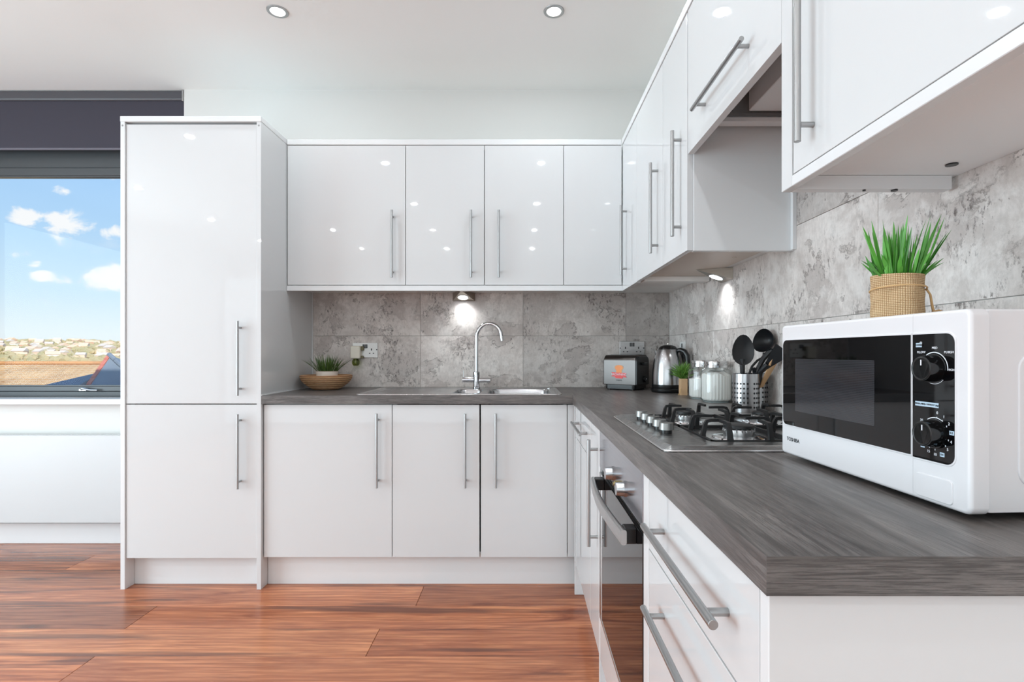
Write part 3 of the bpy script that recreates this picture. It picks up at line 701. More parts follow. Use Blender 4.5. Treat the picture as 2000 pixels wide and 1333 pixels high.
tp = thing('mixer_tap', 'chrome swan-neck mixer tap with lever on its left behind the sink', 'tap', (TX, TY, ZT+.004))
b = NB(); lathe(b, [(.021, 0), (.021, .006), (.018, .010), (.018, .062), (.0195, .066), (.0195, .090), (.0165, .093), (.0, .093)], 24, (TX, TY, ZT+.003)); obj('tap_body', b, CHROME, tp)
b = NB(); pts = [(TX, TY, ZT+.09), (TX, TY, ZT+.27)]
R = .071
for k in range(1, 18):
    a = PI-k/17*math.radians(163); pts.append((TX+R+.0+R*math.cos(a), TY-.01*k/17, ZT+.285+(R+.010)*math.sin(a)))
pts.append((pts[-1][0]+.006, pts[-1][1], pts[-1][2]-.040))
tube(b, pts, .0105, 18); obj('spout', b, CHROME, tp)
b = NB(); cyl(b, (TX-.078, TY, ZT+.050), (TX-.015, TY, ZT+.050), .0145, 20); cyl(b, (TX-.052, TY, ZT+.050), (TX-.050, TY, ZT+.050), .0152, 20); obj('lever_hub', b, CHROME, tp)
b = NB(); cyl(b, (TX-.072, TY, ZT+.060), (TX-.074, TY, ZT+.102), .0028, 10); obj('lever', b, CHROME, tp)
b = NB(); cyl(b, (TX+.015, TY, ZT+.048), (TX+.045, TY, ZT+.048), .013, 20); cyl(b, (TX+.045, TY, ZT+.048), (TX+.078, TY, ZT+.048), .0125, 20)
obj('control_knob', b, CHROME, tp)

# ------------------------------------------------------------------ sockets
def socket(label, M, double=True, face=SOCKP):
    t = thing('wall_socket', label, 'socket', M.translation)
    w_ = .146 if double else .086
    b = NB(); box(b, -w_/2, w_/2, -.009, 0, -.043, .043, bev=.003, seg=2); b.transform(M); obj('faceplate', b, face, t)
    holes = NB()
    for cx in ((-.038, .038) if double else (0,)):
        box(holes, cx-.003, cx+.003, -.0096, -.0085, -.002, .010)
        for s in (-1, 1): box(holes, cx+s*.011-.004, cx+s*.011+.004, -.0096, -.0085, -.020, -.0155)
        cyl(holes, (cx+(.030 if cx > 0 else -.030), -.0098, .003), (cx+(.030 if cx > 0 else -.030), -.0085, .003), .0035, 10)
    holes.transform(M); obj('pin_holes', holes, PRINTB, t)
    sw = NB()
    for cx in ((-.0075, .0075) if double else (0.0,)): box(sw, cx-.0065, cx+.0065, -.0125, -.0085, .012, .034, bev=.001)
    sw.transform(M); obj('switch', sw, GREYSW, t)
    return t
socket('white double wall socket behind the tap, air freshener plugged into its left half', Matrix.Translation((-.9095, YW, 1.127)))
socket('white double wall socket on the back wall above the toaster', Matrix.Translation((.6445, YW, 1.1365)), face=STEEL)
socket('pale single wall socket on the right wall behind the kettle', Matrix.Translation((XR, 2.80, 1.127)) @ Matrix.Rotation(-PI/2, 4, 'Z'), double=False)
pl = thing('air_freshener', 'cream plug-in air freshener with a small glass refill, in the left socket', 'air freshener', (-.955, 3.03, 1.10))
b = NB(); prism(b, rrect(-.984, -.928, 1.078, 1.152, .008), XZ, YW-.010, YW-.048, bev=.006); obj('casing', b, CREAM, pl)
b = NB(); box(b, -.928, -.914, YW-.030, YW-.0105, 1.125, 1.150, bev=.002); box(b, -.928, -.916, YW-.030, YW-.0105, 1.08, 1.095, bev=.002); obj('side_clip', b, pbr('olive_plastic', (120, 112, 80), .5), pl)
b = NB(); lathe(b, [(.0, -.042), (.014, -.040), (.021, -.030), (.022, -.015), (.016, -.004), (.010, .0)], 20, (-.956, YW-.032, 1.078)); obj('refill_bottle', b, thin_glass('refill_glass', (190, 200, 140), 1.5), pl)
b = NB(); cyl(b, (-.956, YW-.032, 1.046), (-.956, YW-.032, 1.077), .003, 8); obj('wick', b, CREAM, pl)
pg = thing('plug', 'black mains plug with cable in the socket behind the kettle', 'plug', (.835, 2.79, 1.09))
b = NB(); prism(b, rrect(2.765, 2.822, 1.058, 1.118, .01), YZ, XR-.0135, XR-.050, bev=.006); obj('plug_body', b, DARKP, pg)
b = NB(); tube(b, [(.832, 2.79, 1.06), (.825, 2.80, 1.02), (.822, 2.83, .96), (.815, 2.86, .925), (.80, 2.88, .917)], .004, 8); obj('cable', b, DARKP, pg)

# ------------------------------------------------------------------ wooden bowl with potted grass
BX, BY = -1.072, 2.900
bw = thing('wooden_bowl', 'ribbed pale wooden bowl beside the tall cupboard on the worktop', 'bowl', (BX, BY, ZT))
b = NB(); prof = [(0, .002), (.060, .0), (.066, .003)]
for i in range(12):
    z = .004+.0062*i; r = .066+.068*math.sin(min(1, (i+1)/12*1.02)*PI/2); prof += [(r+.0035, z+.0010), (r+.0035, z+.0042), (r-.0015, z+.0056)]
prof += [(.1335, .0790), (.1305, .0800), (.1275, .0785)]
for i in range(6): prof.append((.126-.055*(i/5)**1.6-.005, .074-.066*(i/5)**.8))
prof += [(.0, .0075)]
lathe(b, prof, 56, (BX, BY, ZT+.0003)); obj('bowl_shell', b, BAMBOO, bw)
def blade(bm, base, direc, L, w_, bend, segs=5, twist=0):
    d = Vector(direc).normalized(); side = d.cross(Vector((0, 0, 1)))
    side = Vector((math.cos(twist), math.sin(twist), 0)) if side.length < .05 else side.normalized()
    side = (side*math.cos(twist)+side.cross(d)*math.sin(twist)).normalized()
    outv = Vector((d.x, d.y, 0)); p = Vector(base); L_ = L/segs; pr = None
    for i in range(segs+1):
        s = i/segs; ww = w_*(.75+.6*s if s < .4 else 1-.0) * (1 if s < .6 else max(.04, 1-((s-.6)/.4)**1.6))
        n_ = side.cross(d).normalized()*ww*.30
        q = [bm.verts.new(p-side*ww/2), bm.verts.new(p+n_), bm.verts.new(p+side*ww/2), bm.verts.new(p-n_*.2)]
        if pr:
            for k in range(4): bm.faces.new((pr[k], pr[(k+1) % 4], q[(k+1) % 4], q[k]))
        else: bm.faces.new(q[::-1])
        pr = q
        p = p+d*L_; d = (d+outv*bend/segs+Vector((0, 0, -bend*.35*s/segs))).normalized()
    bm.faces.new(pr)
gp = thing('potted_grass', 'dark green artificial grass in a small off-white pot inside the wooden bowl', 'plant', (BX+.004, BY, ZT+.0085))
b = NB(); lathe(b, [(.0, 0), (.050, 0), (.058, .090), (.061, .0935), (.057, .093), (.052, .082), (.0, .080)], 32, (BX+.004, BY, ZT+.0085)); obj('pot', b, POTW, gp)
b = NB()
for i in range(150):
    a = random.uniform(0, 2*PI); r = .045*math.sqrt(random.random()); lean = random.uniform(.05, .75)*(.4+r/.045)
    blade(b, (BX+.004+r*math.cos(a), BY+r*math.sin(a), ZT+.088), (math.cos(a)*lean, math.sin(a)*lean, 1), random.uniform(.06, .115), .0042, .35, 4, random.uniform(-.6, .6))
for a in (PI*.97, .1, PI*.9, .25): blade(b, (BX+.004+.045*math.cos(a), BY, ZT+.088), (math.cos(a)*.95, -.1, 1), .125, .005, .7, 6)
o = obj('foliage', b, LEAFD, gp); o['kind'] = 'stuff'

# ------------------------------------------------------------------ toaster
ta = math.radians(-38); tc0 = Vector((.603, 2.792, ZT))
TOAST = pbr('toaster_steel', (86, 82, 80), .28, 1)
# local: origin at near corner, x runs towards the room corner side, front face looks towards the camera-left
fx = Vector((math.cos(math.radians(142)), math.sin(math.radians(142)), 0)); sdv = Vector((math.sin(math.radians(38)), math.cos(math.radians(38)), 0))
MT = Matrix(((fx.x*-1, sdv.x, 0, tc0.x+fx.x*.19), (fx.y*-1, sdv.y, 0, tc0.y+fx.y*.19), (0, 0, 1, ZT), (0, 0, 0, 1)))
# MT local: x 0..0.19 (left to near corner), y 0..0.165 depth, z up
ts = thing('toaster', 'brushed steel two-slice toaster with an orange and red sticker, in the back corner', 'toaster', MT @ Vector((.095, .08, 0)))
def ob(name, b, m, root, M, **k): b.transform(M); return obj(name, b, m, root, **k)
b = NB(); prism(b, rrect(.004, .186, .004, .160, .02), XY, .006, .030, bev=.003); ob('plinth_base', b, DARKP, ts, MT)
b = NB(); prism(b, [(x, z) for x, z in rrect(.006, .162, .027, .190, .03, 8, (.034, .034, .004, .004))], YZ, .0, .188)
# outline is in y-z, extruded along x
ob('steel_shell', b, TOAST, ts, MT)
b = NB(); prism(b, rrect(.010, .158, .028, .183, .03, 8, (.03, .03, .004, .004)), YZ, .1882, .197, bev=.004); prism(b, rrect(.010, .158, .028, .183, .03, 8, (.03, .03, .004, .004)), YZ, -.0002, -.006, bev=.003); ob('end_cap', b, DARKP, ts, MT)
b = NB(); box(b, .02, .17, .045, .070, .1895, .1915); box(b, .02, .17, .098, .123, .1895, .1915); ob('bread_slot', b, PRINTB, ts, MT)
b = NB(); box(b, .197, .215, .06, .105, .135, .150, bev=.003); ob('lever', b, DARKP, ts, MT)
b = NB(); cyl(b, (.197, .10, .06), (.208, .10, .06), .018, 20); ob('browning_dial', b, DARKP, ts, MT)
b = NB(); cyl(b, (.2082, .10, .06), (.2090, .10, .06), .004, 10); ob('dial_mark', b, PRINTW, ts, MT)
for x in (.025, .165):
    for y_ in (.025, .14): b = NB(); cyl(b, (x, y_, 0), (x, y_, .008), .010, 12); ob('foot', b, DARKP, ts, MT)
stx = .092
b = NB()
pts = [(-.020, -.010)]+[(-.026+.0*0, .006)]
loaf = [(-.018, 0), (-.018, .016)]+[(-.018-.006+.0+.026*0+ -.0, .018)]
loaf = [(-.018, 0), (-.018, .017), (-.025, .022), (-.027, .030), (-.023, .038), (-.012, .043), (0, .044), (.012, .043), (.023, .038), (.027, .030), (.025, .022), (.018, .017), (.018, 0)]
prism(b, [(stx+a, .092+z) for a, z in loaf], XZ, .0056, .0052); ob('sticker_crust', b, CRUST, ts, MT)
b = NB(); prism(b, [(stx+a*.8, .092+.003+z*.86) for a, z in loaf], XZ, .0053, .0048); ob('sticker_bread', b, ORANGE, ts, MT)
b = NB(); prism(b, [(stx-.045, .073), (stx+.045, .068), (stx+.040, .082), (stx+.045, .092), (stx-.045, .096), (stx-.040, .085)], XZ, .0050, .0046); prism(b, [(stx-.022, .064), (stx+.022, .062), (stx+.024, .074), (stx-.024, .075)], XZ, .0049, .0045); ob('sticker_banner', b, REDP, ts, MT)
b = NB(); RX = Matrix.Rotation(PI/2, 4, 'X'); text(b, 'BROWNING', .0165, Matrix.Translation((stx, .0042, .0835)) @ RX); ob('sticker_lettering', b, PRINTW, ts, MT, smooth=0)
b = NB(); text(b, '2 SLICE', .011, Matrix.Translation((stx, .0048, .052)) @ RX); ob('shell_lettering', b, PRINTB, ts, MT, smooth=0)

# ------------------------------------------------------------------ kettle
KX, KY = .752, 2.705
kt = thing('kettle', 'brushed steel cordless kettle with black lid, handle and base, beside the toaster', 'kettle', (KX, KY, ZT))
b = NB(); lathe(b, [(.0, 0), (.080, 0), (.084, .006), (.084, .016), (.079, .022), (.0, .022)], 40, (KX, KY, ZT)); obj('power_base', b, DARKP, kt)
b = NB(); lathe(b, [(.0, .0225), (.078, .0225), (.080, .030), (.080, .040), (.0, .040)], 40, (KX, KY, ZT)); obj('skirt', b, DARKP, kt)
b = NB(); lathe(b, [(.0, .0405), (.0795, .0405), (.0795, .060), (.078, .100), (.0735, .145), (.066, .180), (.056, .205), (.048, .218), (.0, .218)], 48, (KX, KY, ZT))
obj('jug', b, STEELV, kt)
b = NB(); lathe(b, [(.0475, .2182), (.046, .226), (.036, .236), (.018, .2415), (.0, .2425)], 36, (KX, KY, ZT)); obj('lid', b, pbr('gloss_black', (14, 14, 15), .12), kt)
b = NB(); cyl(b, (KX, KY, ZT+.241), (KX, KY, ZT+.250), .007, 14, .005); obj('lid_knob', b, CHROME, kt)
hdv = Vector((.78, -.62, 0)).normalized()
b = NB(); pts = []
for r, z in ((.050, .212), (.072, .216), (.094, .208), (.108, .188), (.112, .150), (.106, .105), (.092, .070), (.078, .055)): pts.append(Vector((KX, KY, ZT+z))+hdv*r*.93)
tube(b, pts, [.010, .012, .013, .013, .012, .011, .010, .009], 12); obj('handle', b, DARKP, kt)
b = NB(); v0 = Vector((KX, KY, 0)); 
s_ = Vector((-.55, .83, 0)).normalized()
tube(b, [v0+s_*.055+Vector((0, 0, ZT+.178)), v0+s_*.068+Vector((0, 0, ZT+.196)), v0+s_*.078+Vector((0, 0, ZT+.212))], [.012, .014, .010], 12); obj('spout', b, STEELV, kt)

# ------------------------------------------------------------------ small herb in a paper bag
HX, HY = .772, 2.515
hp = thing('potted_herb', 'tiny fluffy green herb in a brown paper pot between kettle and glass jars', 'plant', (HX, HY, ZT))
b = NB(); prism(b, rrect(HX-.017, HX+.017, HY-.017, HY+.017, .004), XY, ZT, ZT+.078); obj('pot', b, pbr('kraft_paper', (206, 170, 132), .8), hp)
b = NB()
for i in range(190):
    a = random.uniform(0, 2*PI); el = random.uniform(.15, 1.4); L = random.uniform(.025, .08)
    r0 = .010*random.random()
    blade(b, (HX+r0*math.cos(a)-.004, HY+r0*math.sin(a), ZT+.076+random.uniform(0, .03)), (math.cos(a)*math.cos(el), math.sin(a)*math.cos(el), math.sin(el)+.15), L, .0045, .3, 3, random.uniform(-1, 1))
o = obj('foliage', b, HERB, hp); o['kind'] = 'stuff'
b = NB(); tube(b, [(HX-.018, HY-.018, ZT+.03), (HX-.022, HY-.03, ZT+.012), (HX-.035, HY-.035, ZT+.003)], .0018, 6); obj('twine', b, TWINE, hp)

# ------------------------------------------------------------------ glass jars
def jar(label, x, y, fill, seed):
    t = thing('glass_jar', label, 'jar', (x, y, ZT), 0, 'lidded glass storage jars')
    b = NB(); lathe(b, [(.0, .001), (.052, .001), (.058, .006), (.0595, .015), (.0595, .118), (.055, .130), (.046, .136), (.044, .142)], 80, (x, y, ZT), flute=.022, nf=28, frange=(.012, .12)); obj('glass_body', b, JAR, t)
    b = NB(); cyl(b, (x, y, ZT), (x, y, ZT+.005), .050, 40); obj('glass_base', b, pbr('thick_glass', (150, 160, 160), .05), t)
    random.seed(seed); b = NB()
    prof = [(.0, .007), (.050, .007), (.0565, .014), (.0568, fill)]; prof += [(.03, fill+.012), (.0, fill+.016)]
    lathe(b, prof, 84, (x, y, ZT), flute=-.035, nf=28, frange=(.012, .2))
    for v in b.verts:
        if v.co.z > ZT+fill-.004: v.co.z += .006*math.sin(v.co.x*90+seed)*math.cos(v.co.y*70)
    obj('powder', b, FLOUR, t)
    b = NB(); lathe(b, [(.0435, .140), (.048, .141), (.0485, .150), (.0465, .152), (.0465, .154), (.0485, .156), (.0485, .164), (.0465, .168), (.0, .168)], 48, (x, y, ZT)); obj('lid', b, pbr('lid_steel_%d' % seed, (205, 205, 205), .18, 1), t)
jar('round glass jar of white powder nearest the hob, with a steel lid', .800, 2.165, .112, 3)
jar('glass jar half hidden behind the other jar, next to the herb', .797, 2.318, .085, 5)

# ------------------------------------------------------------------ utensil holder
UX, UY = .786, 1.800
uh = thing('utensil_holder', 'perforated stainless steel utensil holder with two joined barrels by the wall', 'utensil holder', (UX, UY, ZT))
CA, CB, UR = (.764, 1.795), (.812, 1.838), .043
def union_outline(ca, cb, r, n=40):
    out = []
    for (c, o_) in ((ca, cb), (cb, ca)):
        base = math.atan2(o_[1]-c[1], o_[0]-c[0]); d = math.dist(c, o_); half = math.acos(d/2/r)
        for k in range(n+1):
            a = base+half+(2*PI-2*half)*k/n; out.append((c[0]+r*math.cos(a), c[1]+r*math.sin(a)))
    return out
def wallshell(b, outl, z0, z1, t):
    cx = sum(p[0] for p in outl)/len(outl); cy = sum(p[1] for p in outl)/len(outl); n = len(outl)
    inn = []
    for i, p in enumerate(outl):
        a = Vector(outl[i-1]); c = Vector(outl[(i+1) % n]); tdir = (c-a).normalized(); nn = Vector((-tdir.y, tdir.x))
        if nn.dot(Vector((cx, cy))-Vector(p)) < 0: nn = -nn
        inn.append((p[0]+nn.x*t, p[1]+nn.y*t))
    R_ = [[b.verts.new((p[0], p[1], z)) for p in L] for L, z in ((outl, z0), (outl, z1), (inn, z1), (inn, z0+t))]
    for A, B in zip(R_, R_[1:]):
        for k in range(n): b.faces.new((A[k], A[(k+1) % n], B[(k+1) % n], B[k]))
    b.faces.new(R_[3]); b.faces.new(R_[0][::-1])
b = NB(); wallshell(b, union_outline(CA, CB, UR), ZT+.0005, 1.040, .0014); obj('barrel', b, STEELV, uh)
b = NB()
for c, o_ in ((CA, CB), (CB, CA)):
    for k in range(24):
        a = 2*PI*k/24; p = Vector((c[0]+(UR)*math.cos(a), c[1]+UR*math.sin(a)))
        if (p-Vector(o_)).length < UR+.003: continue
        if k % 6 == 0: continue
        for z in [ZT+.018+.0158*i for i in range(6)]:
            dv = Vector((math.cos(a), math.sin(a), 0)); q = Vector((p.x, p.y, z)); cyl(b, q-dv*.0010, q+dv*.0004, .0036, 8)
obj('perforations', b, PRINTB, uh, kind='stuff')
# utensils
def ellipsoid_spoon(b, c, ax, up, nrm, L, W, depth, thick=.002):
    ax = Vector(ax).normalized(); nrm = Vector(nrm).normalized(); sd = ax.cross(nrm).normalized(); n, m_ = 20, 8
    for layer, s in ((0, 1), (1, -1)):
        rings = []
        for i in range(m_+1):
            r = i/m_; ring = []
            for k in range(n):
                a = 2*PI*k/n; z = -depth*(1-r*r)-(thick*layer)
                yv = math.cos(a)*r; e = W*(1-.15*yv)
                ring.append(b.verts.new(Vector(c)+ax*yv*L+sd*math.sin(a)*r*e+nrm*z))
            rings.append(ring)
        for A, B in zip(rings, rings[1:]):
            for k in range(n):
                f = (A[k], A[(k+1) % n], B[(k+1) % n], B[k]); b.faces.new(f if s > 0 else f[::-1])
        if layer == 0: top = rings[-1]
        else:
            for k in range(n): b.faces.new((top[k], top[(k+1) % n], rings[-1][(k+1) % n], rings[-1][k]))
    bmesh.ops.remove_doubles(b, verts=b.verts, dist=1e-6)
sp_ = thing('serving_spoon', 'black nylon serving spoon, upright at the left of the utensil holder', 'utensil', (.757, 1.80, ZT+.004))
b = NB(); ellipsoid_spoon(b, (.752, 1.788, 1.121), (0, 0, 1), 0, (.12, 1, 0), .052, .036, -.010, .0025); obj('spoon_head', b, NYLON, sp_)
b = NB(); tube(b, [(.757, 1.800, ZT+.006), (.7535, 1.797, 1.03), (.7525, 1.795, 1.072), (.752, 1.796, 1.09)], [.006, .0075, .0085, .010], 10); obj('handle', b, NYLON, sp_)
ld = thing('ladle', 'black nylon ladle with its cup tilted towards the spoon', 'utensil', (.783, 1.825, ZT+.004))
b = NB(); ellipsoid_spoon(b, (.825, 1.80, 1.154), (.08, .2, 1), 0, (-.85, -.5, .1), .041, .040, .036, .003); obj('cup', b, NYLON, ld)
b = NB(); tube(b, [(.778, 1.812, ZT+.006), (.776, 1.80, 1.035), (.787, 1.80, 1.064), (.806, 1.80, 1.085), (.826, 1.80, 1.096), (.828, 1.80, 1.112)], [.004]*6, 10); obj('handle', b, NYLON, ld)
tn = thing('spatula', 'black nylon slotted turner leaning right behind the microwave edge', 'utensil', (.80, 1.82, ZT+.004))
b = NB(); A = Vector((.808, 1.785, 1.045)); Bp = Vector((.852, 1.70, 1.125))
tube(b, [(.80, 1.815, ZT+.006), A, A+(Bp-A)*.35], [.006, .009, .012], 10); obj('handle', b, NYLON, tn)
b = NB(); axd = (Bp-A).normalized(); sdd = axd.cross(Vector((.3, 1, 0))).normalized(); nn = axd.cross(sdd).normalized()
c0 = A+(Bp-A)*.3; c1 = A+(Bp-A)*.95
vs = [b.verts.new(p) for p in (c0-sdd*.010-nn*.002, c0+sdd*.010-nn*.002, c1+sdd*.032-nn*.002, c1-sdd*.026-nn*.002, c0-sdd*.010+nn*.002, c0+sdd*.010+nn*.002, c1+sdd*.032+nn*.002, c1-sdd*.026+nn*.002)]
for f in ((0, 1, 2, 3), (7, 6, 5, 4), (0, 4, 5, 1), (1, 5, 6, 2), (2, 6, 7, 3), (3, 7, 4, 0)): b.faces.new([vs[k] for k in f])
bmesh.ops.recalc_face_normals(b, faces=b.faces); obj('blade', b, NYLON, tn)
tg = thing('masher', 'black nylon hooked utensil in the middle of the holder', 'utensil', (.79, 1.80, ZT+.004))
b = NB(); tube(b, [(.792, 1.806, ZT+.006), (.797, 1.795, 1.04), (.806, 1.79, 1.062), (.822, 1.79, 1.092), (.838, 1.785, 1.112), (.845, 1.775, 1.122)], [.006, .010, .008, .009, .010, .006], 10)
tube(b, [(.797, 1.795, 1.045), (.790, 1.79, 1.052), (.788, 1.788, 1.060)], [.009, .007, .005], 8); obj('shaft', b, NYLON, tg)
ws = thing('wooden_spatula', 'pale wooden spatula leaning right out of the utensil holder', 'utensil', (.82, 1.83, ZT+.004))
b = NB(); p0 = Vector((.800, 1.84, ZT+.01)); p1 = Vector((.846, 1.73, 1.115)); axd = (p1-p0).normalized(); sdd = Vector((1, .3, 0)); sdd = (sdd-axd*sdd.dot(axd)).normalized(); nn = axd.cross(sdd)
prev = None
for s, w2 in ((0, .007), (.45, .008), (.6, .011), (.8, .014), (.95, .013), (1, .008)):
    c = p0+(p1-p0)*s; ring = [b.verts.new(c+sdd*a*w2+nn*d_*.003) for a, d_ in ((-1, -.6), (-.5, -1), (.5, -1), (1, -.6), (1, .6), (.5, 1), (-.5, 1), (-1, .6))]
    if prev: [b.faces.new((prev[k], prev[(k+1) % 8], ring[(k+1) % 8], ring[k])) for k in range(8)]
    else: b.faces.new(ring[::-1])
    prev = ring
b.faces.new(prev); bmesh.ops.recalc_face_normals(b, faces=b.faces); obj('blade', b, WOOD, ws)

# ------------------------------------------------------------------ gas hob
hb_ = thing('gas_hob', 'stainless steel four-burner gas hob with black cast iron pan supports', 'hob', (.545, 1.355, ZT))
HX0, HX1, HY0, HY1 = .288, .800, 1.062, 1.650
def hz(x, y):
    d = sdf(x, y, HX0, HX1, HY0, HY1, .018)
    z = ZT+.0105-.0098*ss((d+.020)/.020)
    z -= .0070*ss(-sdf(x, y, .402, .785, 1.125, 1.625, .02)/.012)
    z -= .0015*ss(-sdf(x, y, .305, .388, 1.10, 1.62, .01)/.005)
    return z
b = NB(); NX, NY = 210, 240; V = {}
for i in range(NX+1):
    for j in range(NY+1):
        x = HX0+(HX1-HX0)*i/NX; y = HY0+(HY1-HY0)*j/NY; V[i, j] = b.verts.new((x, y, hz(x, y)))
for i in range(NX):
    for j in range(NY): b.faces.new((V[i, j], V[i+1, j], V[i+1, j+1], V[i, j+1]))
obj('top_plate', b, HOBSTEEL, hb_, smooth=60)
b = NB(); bead(b, HX0, HX1, HY0, HY1, .018, ZT+.0022, .0021); obj('edge_rim', b, RIMST, hb_)
PZ = ZT+.003
for i, (x, y, r) in enumerate(((.468, 1.50, .026), (.505, 1.225, .034), (.690, 1.495, .034), (.690, 1.225, .026))):
    b = NB(); lathe(b, [(.0, 0), (r*1.75, 0), (r*1.7, .003), (r*1.2, .005), (0, .005)], 32, (x, y, PZ)); bo = obj('burner', b, CHROME, hb_)
    b = NB(); lathe(b, [(r, .005), (r, .018), (r*.96, .021), (0, .021)], 36, (x, y, PZ))
    for k in range(18):
        a = 2*PI*k/18; box(b, x+r*math.cos(a)-.0014, x+r*math.cos(a)+.0014, y+r*math.sin(a)-.0014, y+r*math.sin(a)+.0014, PZ+.016, PZ+.0235)
    obj('flame_ring', b, pbr('burner_alloy_%d' % i, (205, 205, 205), .3, 1), bo)
    b = NB(); lathe(b, [(r*.92, .0235), (r*1.02, .0245), (r*1.0, .030), (r*.9, .032), (0, .033)], 32, (x, y, PZ)); obj('burner_cap', b, IRON, bo)
def grate(x0, x1, y0, y1):
    b = NB(); z = ZT+.0085; r = .0032
    for (p, q) in (((x0, y0), (x1, y0)), ((x1, y0), (x1, y1)), ((x1, y1), (x0, y1)), ((x0, y1), (x0, y0))): box(b, min(p[0], q[0])-r, max(p[0], q[0])+r, min(p[1], q[1])-r, max(p[1], q[1])+r, z-.0035, z+.0035)
    def finger(x, y, dx, dy, L):
        top = .960
        prev = None
        for (a, zz, wd) in ((-.004, ZT+.003, .008), (-.002, z+.006, .0065), (.004, top-.012, .0055), (.010, top-.002, .005), (.020, top, .0048), (L*.7, top, .0045), (L, top-.001, .0040)):
            c = Vector((x+dx*a, y+dy*a, zz)); s_ = Vector((-dy, dx, 0)); 
            vert = Vector((dx, dy, 0)) if zz < top-.005 else Vector((dx*.5, dy*.5, -1)).normalized() if a < .015 else Vector((0, 0, -1))
            h = wd*1.15
            ring = [b.verts.new(c-s_*wd*.8), b.verts.new(c+s_*wd*.8), b.verts.new(c+s_*wd*.8+vert*h*1.3), b.verts.new(c-s_*wd*.8+vert*h*1.3)]
            if prev: [b.faces.new((prev[k], prev[(k+1) % 4], ring[(k+1) % 4], ring[k])) for k in range(4)]
            else: b.faces.new(ring[::-1])
            prev = ring
        b.faces.new(prev)
    for bxx in ((.452, .54), (.645, .735)):
        for x in bxx:
            finger(x, y0, 0, 1, .062); finger(x, y1, 0, -1, .062)
    ym = (y0+y1)/2
    for y in (ym-.045, ym+.045): finger(x0, y, 1, 0, .055); finger(x1, y, -1, 0, .055)
    xm = .592
    box(b, xm-r, xm+r, y0, y1, z-.005, z+.005)
    for s in (-1, 1):
        finger(xm, ym, s, 0, .060)
    bmesh.ops.recalc_face_normals(b, faces=b.faces)
    obj('pan_support', b, IRON, hb_)
grate(.412, .775, 1.137, 1.362); grate(.412, .775, 1.378, 1.612)
for y in (1.255, 1.318, 1.384, 1.450, 1.512):
    b = NB(); cyl(b, (.345, y, ZT+.004), (.345, y, ZT+.018), .0135, 24); cyl(b, (.345, y, ZT+.004), (.345, y, ZT+.007), .019, 24); k = obj('knob_collar', b, DARKP, hb_)
    b = NB(); cyl(b, (.345, y, ZT+.018), (.345, y, ZT+.034), .0175, 30, .0165); obj('control_knob', b, pbr('knob_steel', (150, 150, 148), .38, 1) if 'knob_steel' not in bpy.data.materials else bpy.data.materials['knob_steel'], k)

# ------------------------------------------------------------------ microwave
th_ = math.atan2(-.4077, .021)
mw = thing('microwave', 'white microwave oven with black glass door and two dials on the near worktop', 'microwave', (.506, 1.0257, ZT), th_)
def mo(name, b, m, par=None, **k): return obj(name, b, m, par or mw, local=True, **k)
W, D_, Z0, Z1 = .408, .318, .0077, .2527
FZ = lambda Z: Z-ZT
b = NB(); prism(b, rrect(.004, W-.004, .0235, D_, .006, 4), XY, Z0+.003, Z1-.0005, bev=.003)
mo('casing', b, WHITEP)
b = NB(); prism(b, rrect(.040+.022, D_-.04, .04, .20, .02, 6), YZ, W-.0042, W-.0020, bev=.0015); mo('side_recess', b, WHITEP)
b = NB(); [box(b, W-.0035, W-.0012, .075+.011*k, .080+.011*k, .030, .055, bev=.0006) for k in range(6)]; mo('side_vent', b, EDGE)
def bezel(x0, x1, rl, rr):
    b = NB(); prism(b, rrect(x0, x1, Z0, Z1, .01, 6, (rr, rl, rl, rr)), XZ, .0225, .0)
    es = [e for e in b.edges if all(abs(v.co.y) < 1e-6 for v in e.verts) and not all(abs(v.co.x-.3225) < .002 for v in e.verts)]
    bmesh.ops.bevel(b, geom=es, offset=.005, segments=4, affect='EDGES', profile=.5); return b
XS = .3225
dm = mo('door', bezel(0, XS-.00015, .008, 0), WHITEP)
cm = mo('control_panel', bezel(XS+.00015, W, 0, .010), WHITEP)
zt, zb = FZ(1.1345), FZ(.9745)
b = NB(); prism(b, rrect(.007, XS-.0008, zb-.0025, zt+.0025, .01, 6, (.0005, .013, .013, .0005)), XZ, .0, -.0012, bev=.0008); mo('window_surround', b, WHITEP, dm)
b = NB(); prism(b, rrect(.0088, XS-.0022, zb, zt, .01, 6, (.0005, .011, .011, .0005)), XZ, -.0008, -.0018); mo('door_glass', b, BLACKGLASS, dm, smooth=0)
mesh_m = pbr('microwave_screen', (40, 40, 44), .25); n = NT(mesh_m.node_tree); bb_ = n.n['Principled BSDF']
vv = n.add('ShaderNodeTexVoronoi'); n.put(vv.inputs['Vector'], n.mapping(n.add('ShaderNodeTexCoord').outputs['Object'], (380, 380, 380))); vv.inputs['Randomness'].default_value = 0; vv.inputs['Scale'].default_value = 1
n.put(bb_.inputs['Base Color'], n.ramp(vv.outputs['Distance'], [(.30, srgb(12, 12, 14)), (.42, srgb(52, 52, 56))]))
bb_.inputs['Roughness'].default_value = .08
b = NB(); prism(b, rrect(.050, .2535, FZ(1.003), FZ(1.0995), .002, 3), XZ, -.0017, -.00195); mo('door_screen', b, mesh_m, dm, smooth=0)
b = NB(); prism(b, rrect(XS+.0004, .3895, zb-.0045, zt+.0025, .01, 6, (.014, .0005, .0005, .014)), XZ, .0, -.0012, bev=.0008); mo('panel_surround', b, WHITEP, cm)
b = NB(); prism(b, rrect(XS+.0018, .3878, zb-.002, zt, .01, 6, (.012, .0005, .0005, .012)), XZ, -.0008, -.0018); mo('panel_glass', b, BLACKGLASS, cm, smooth=0)
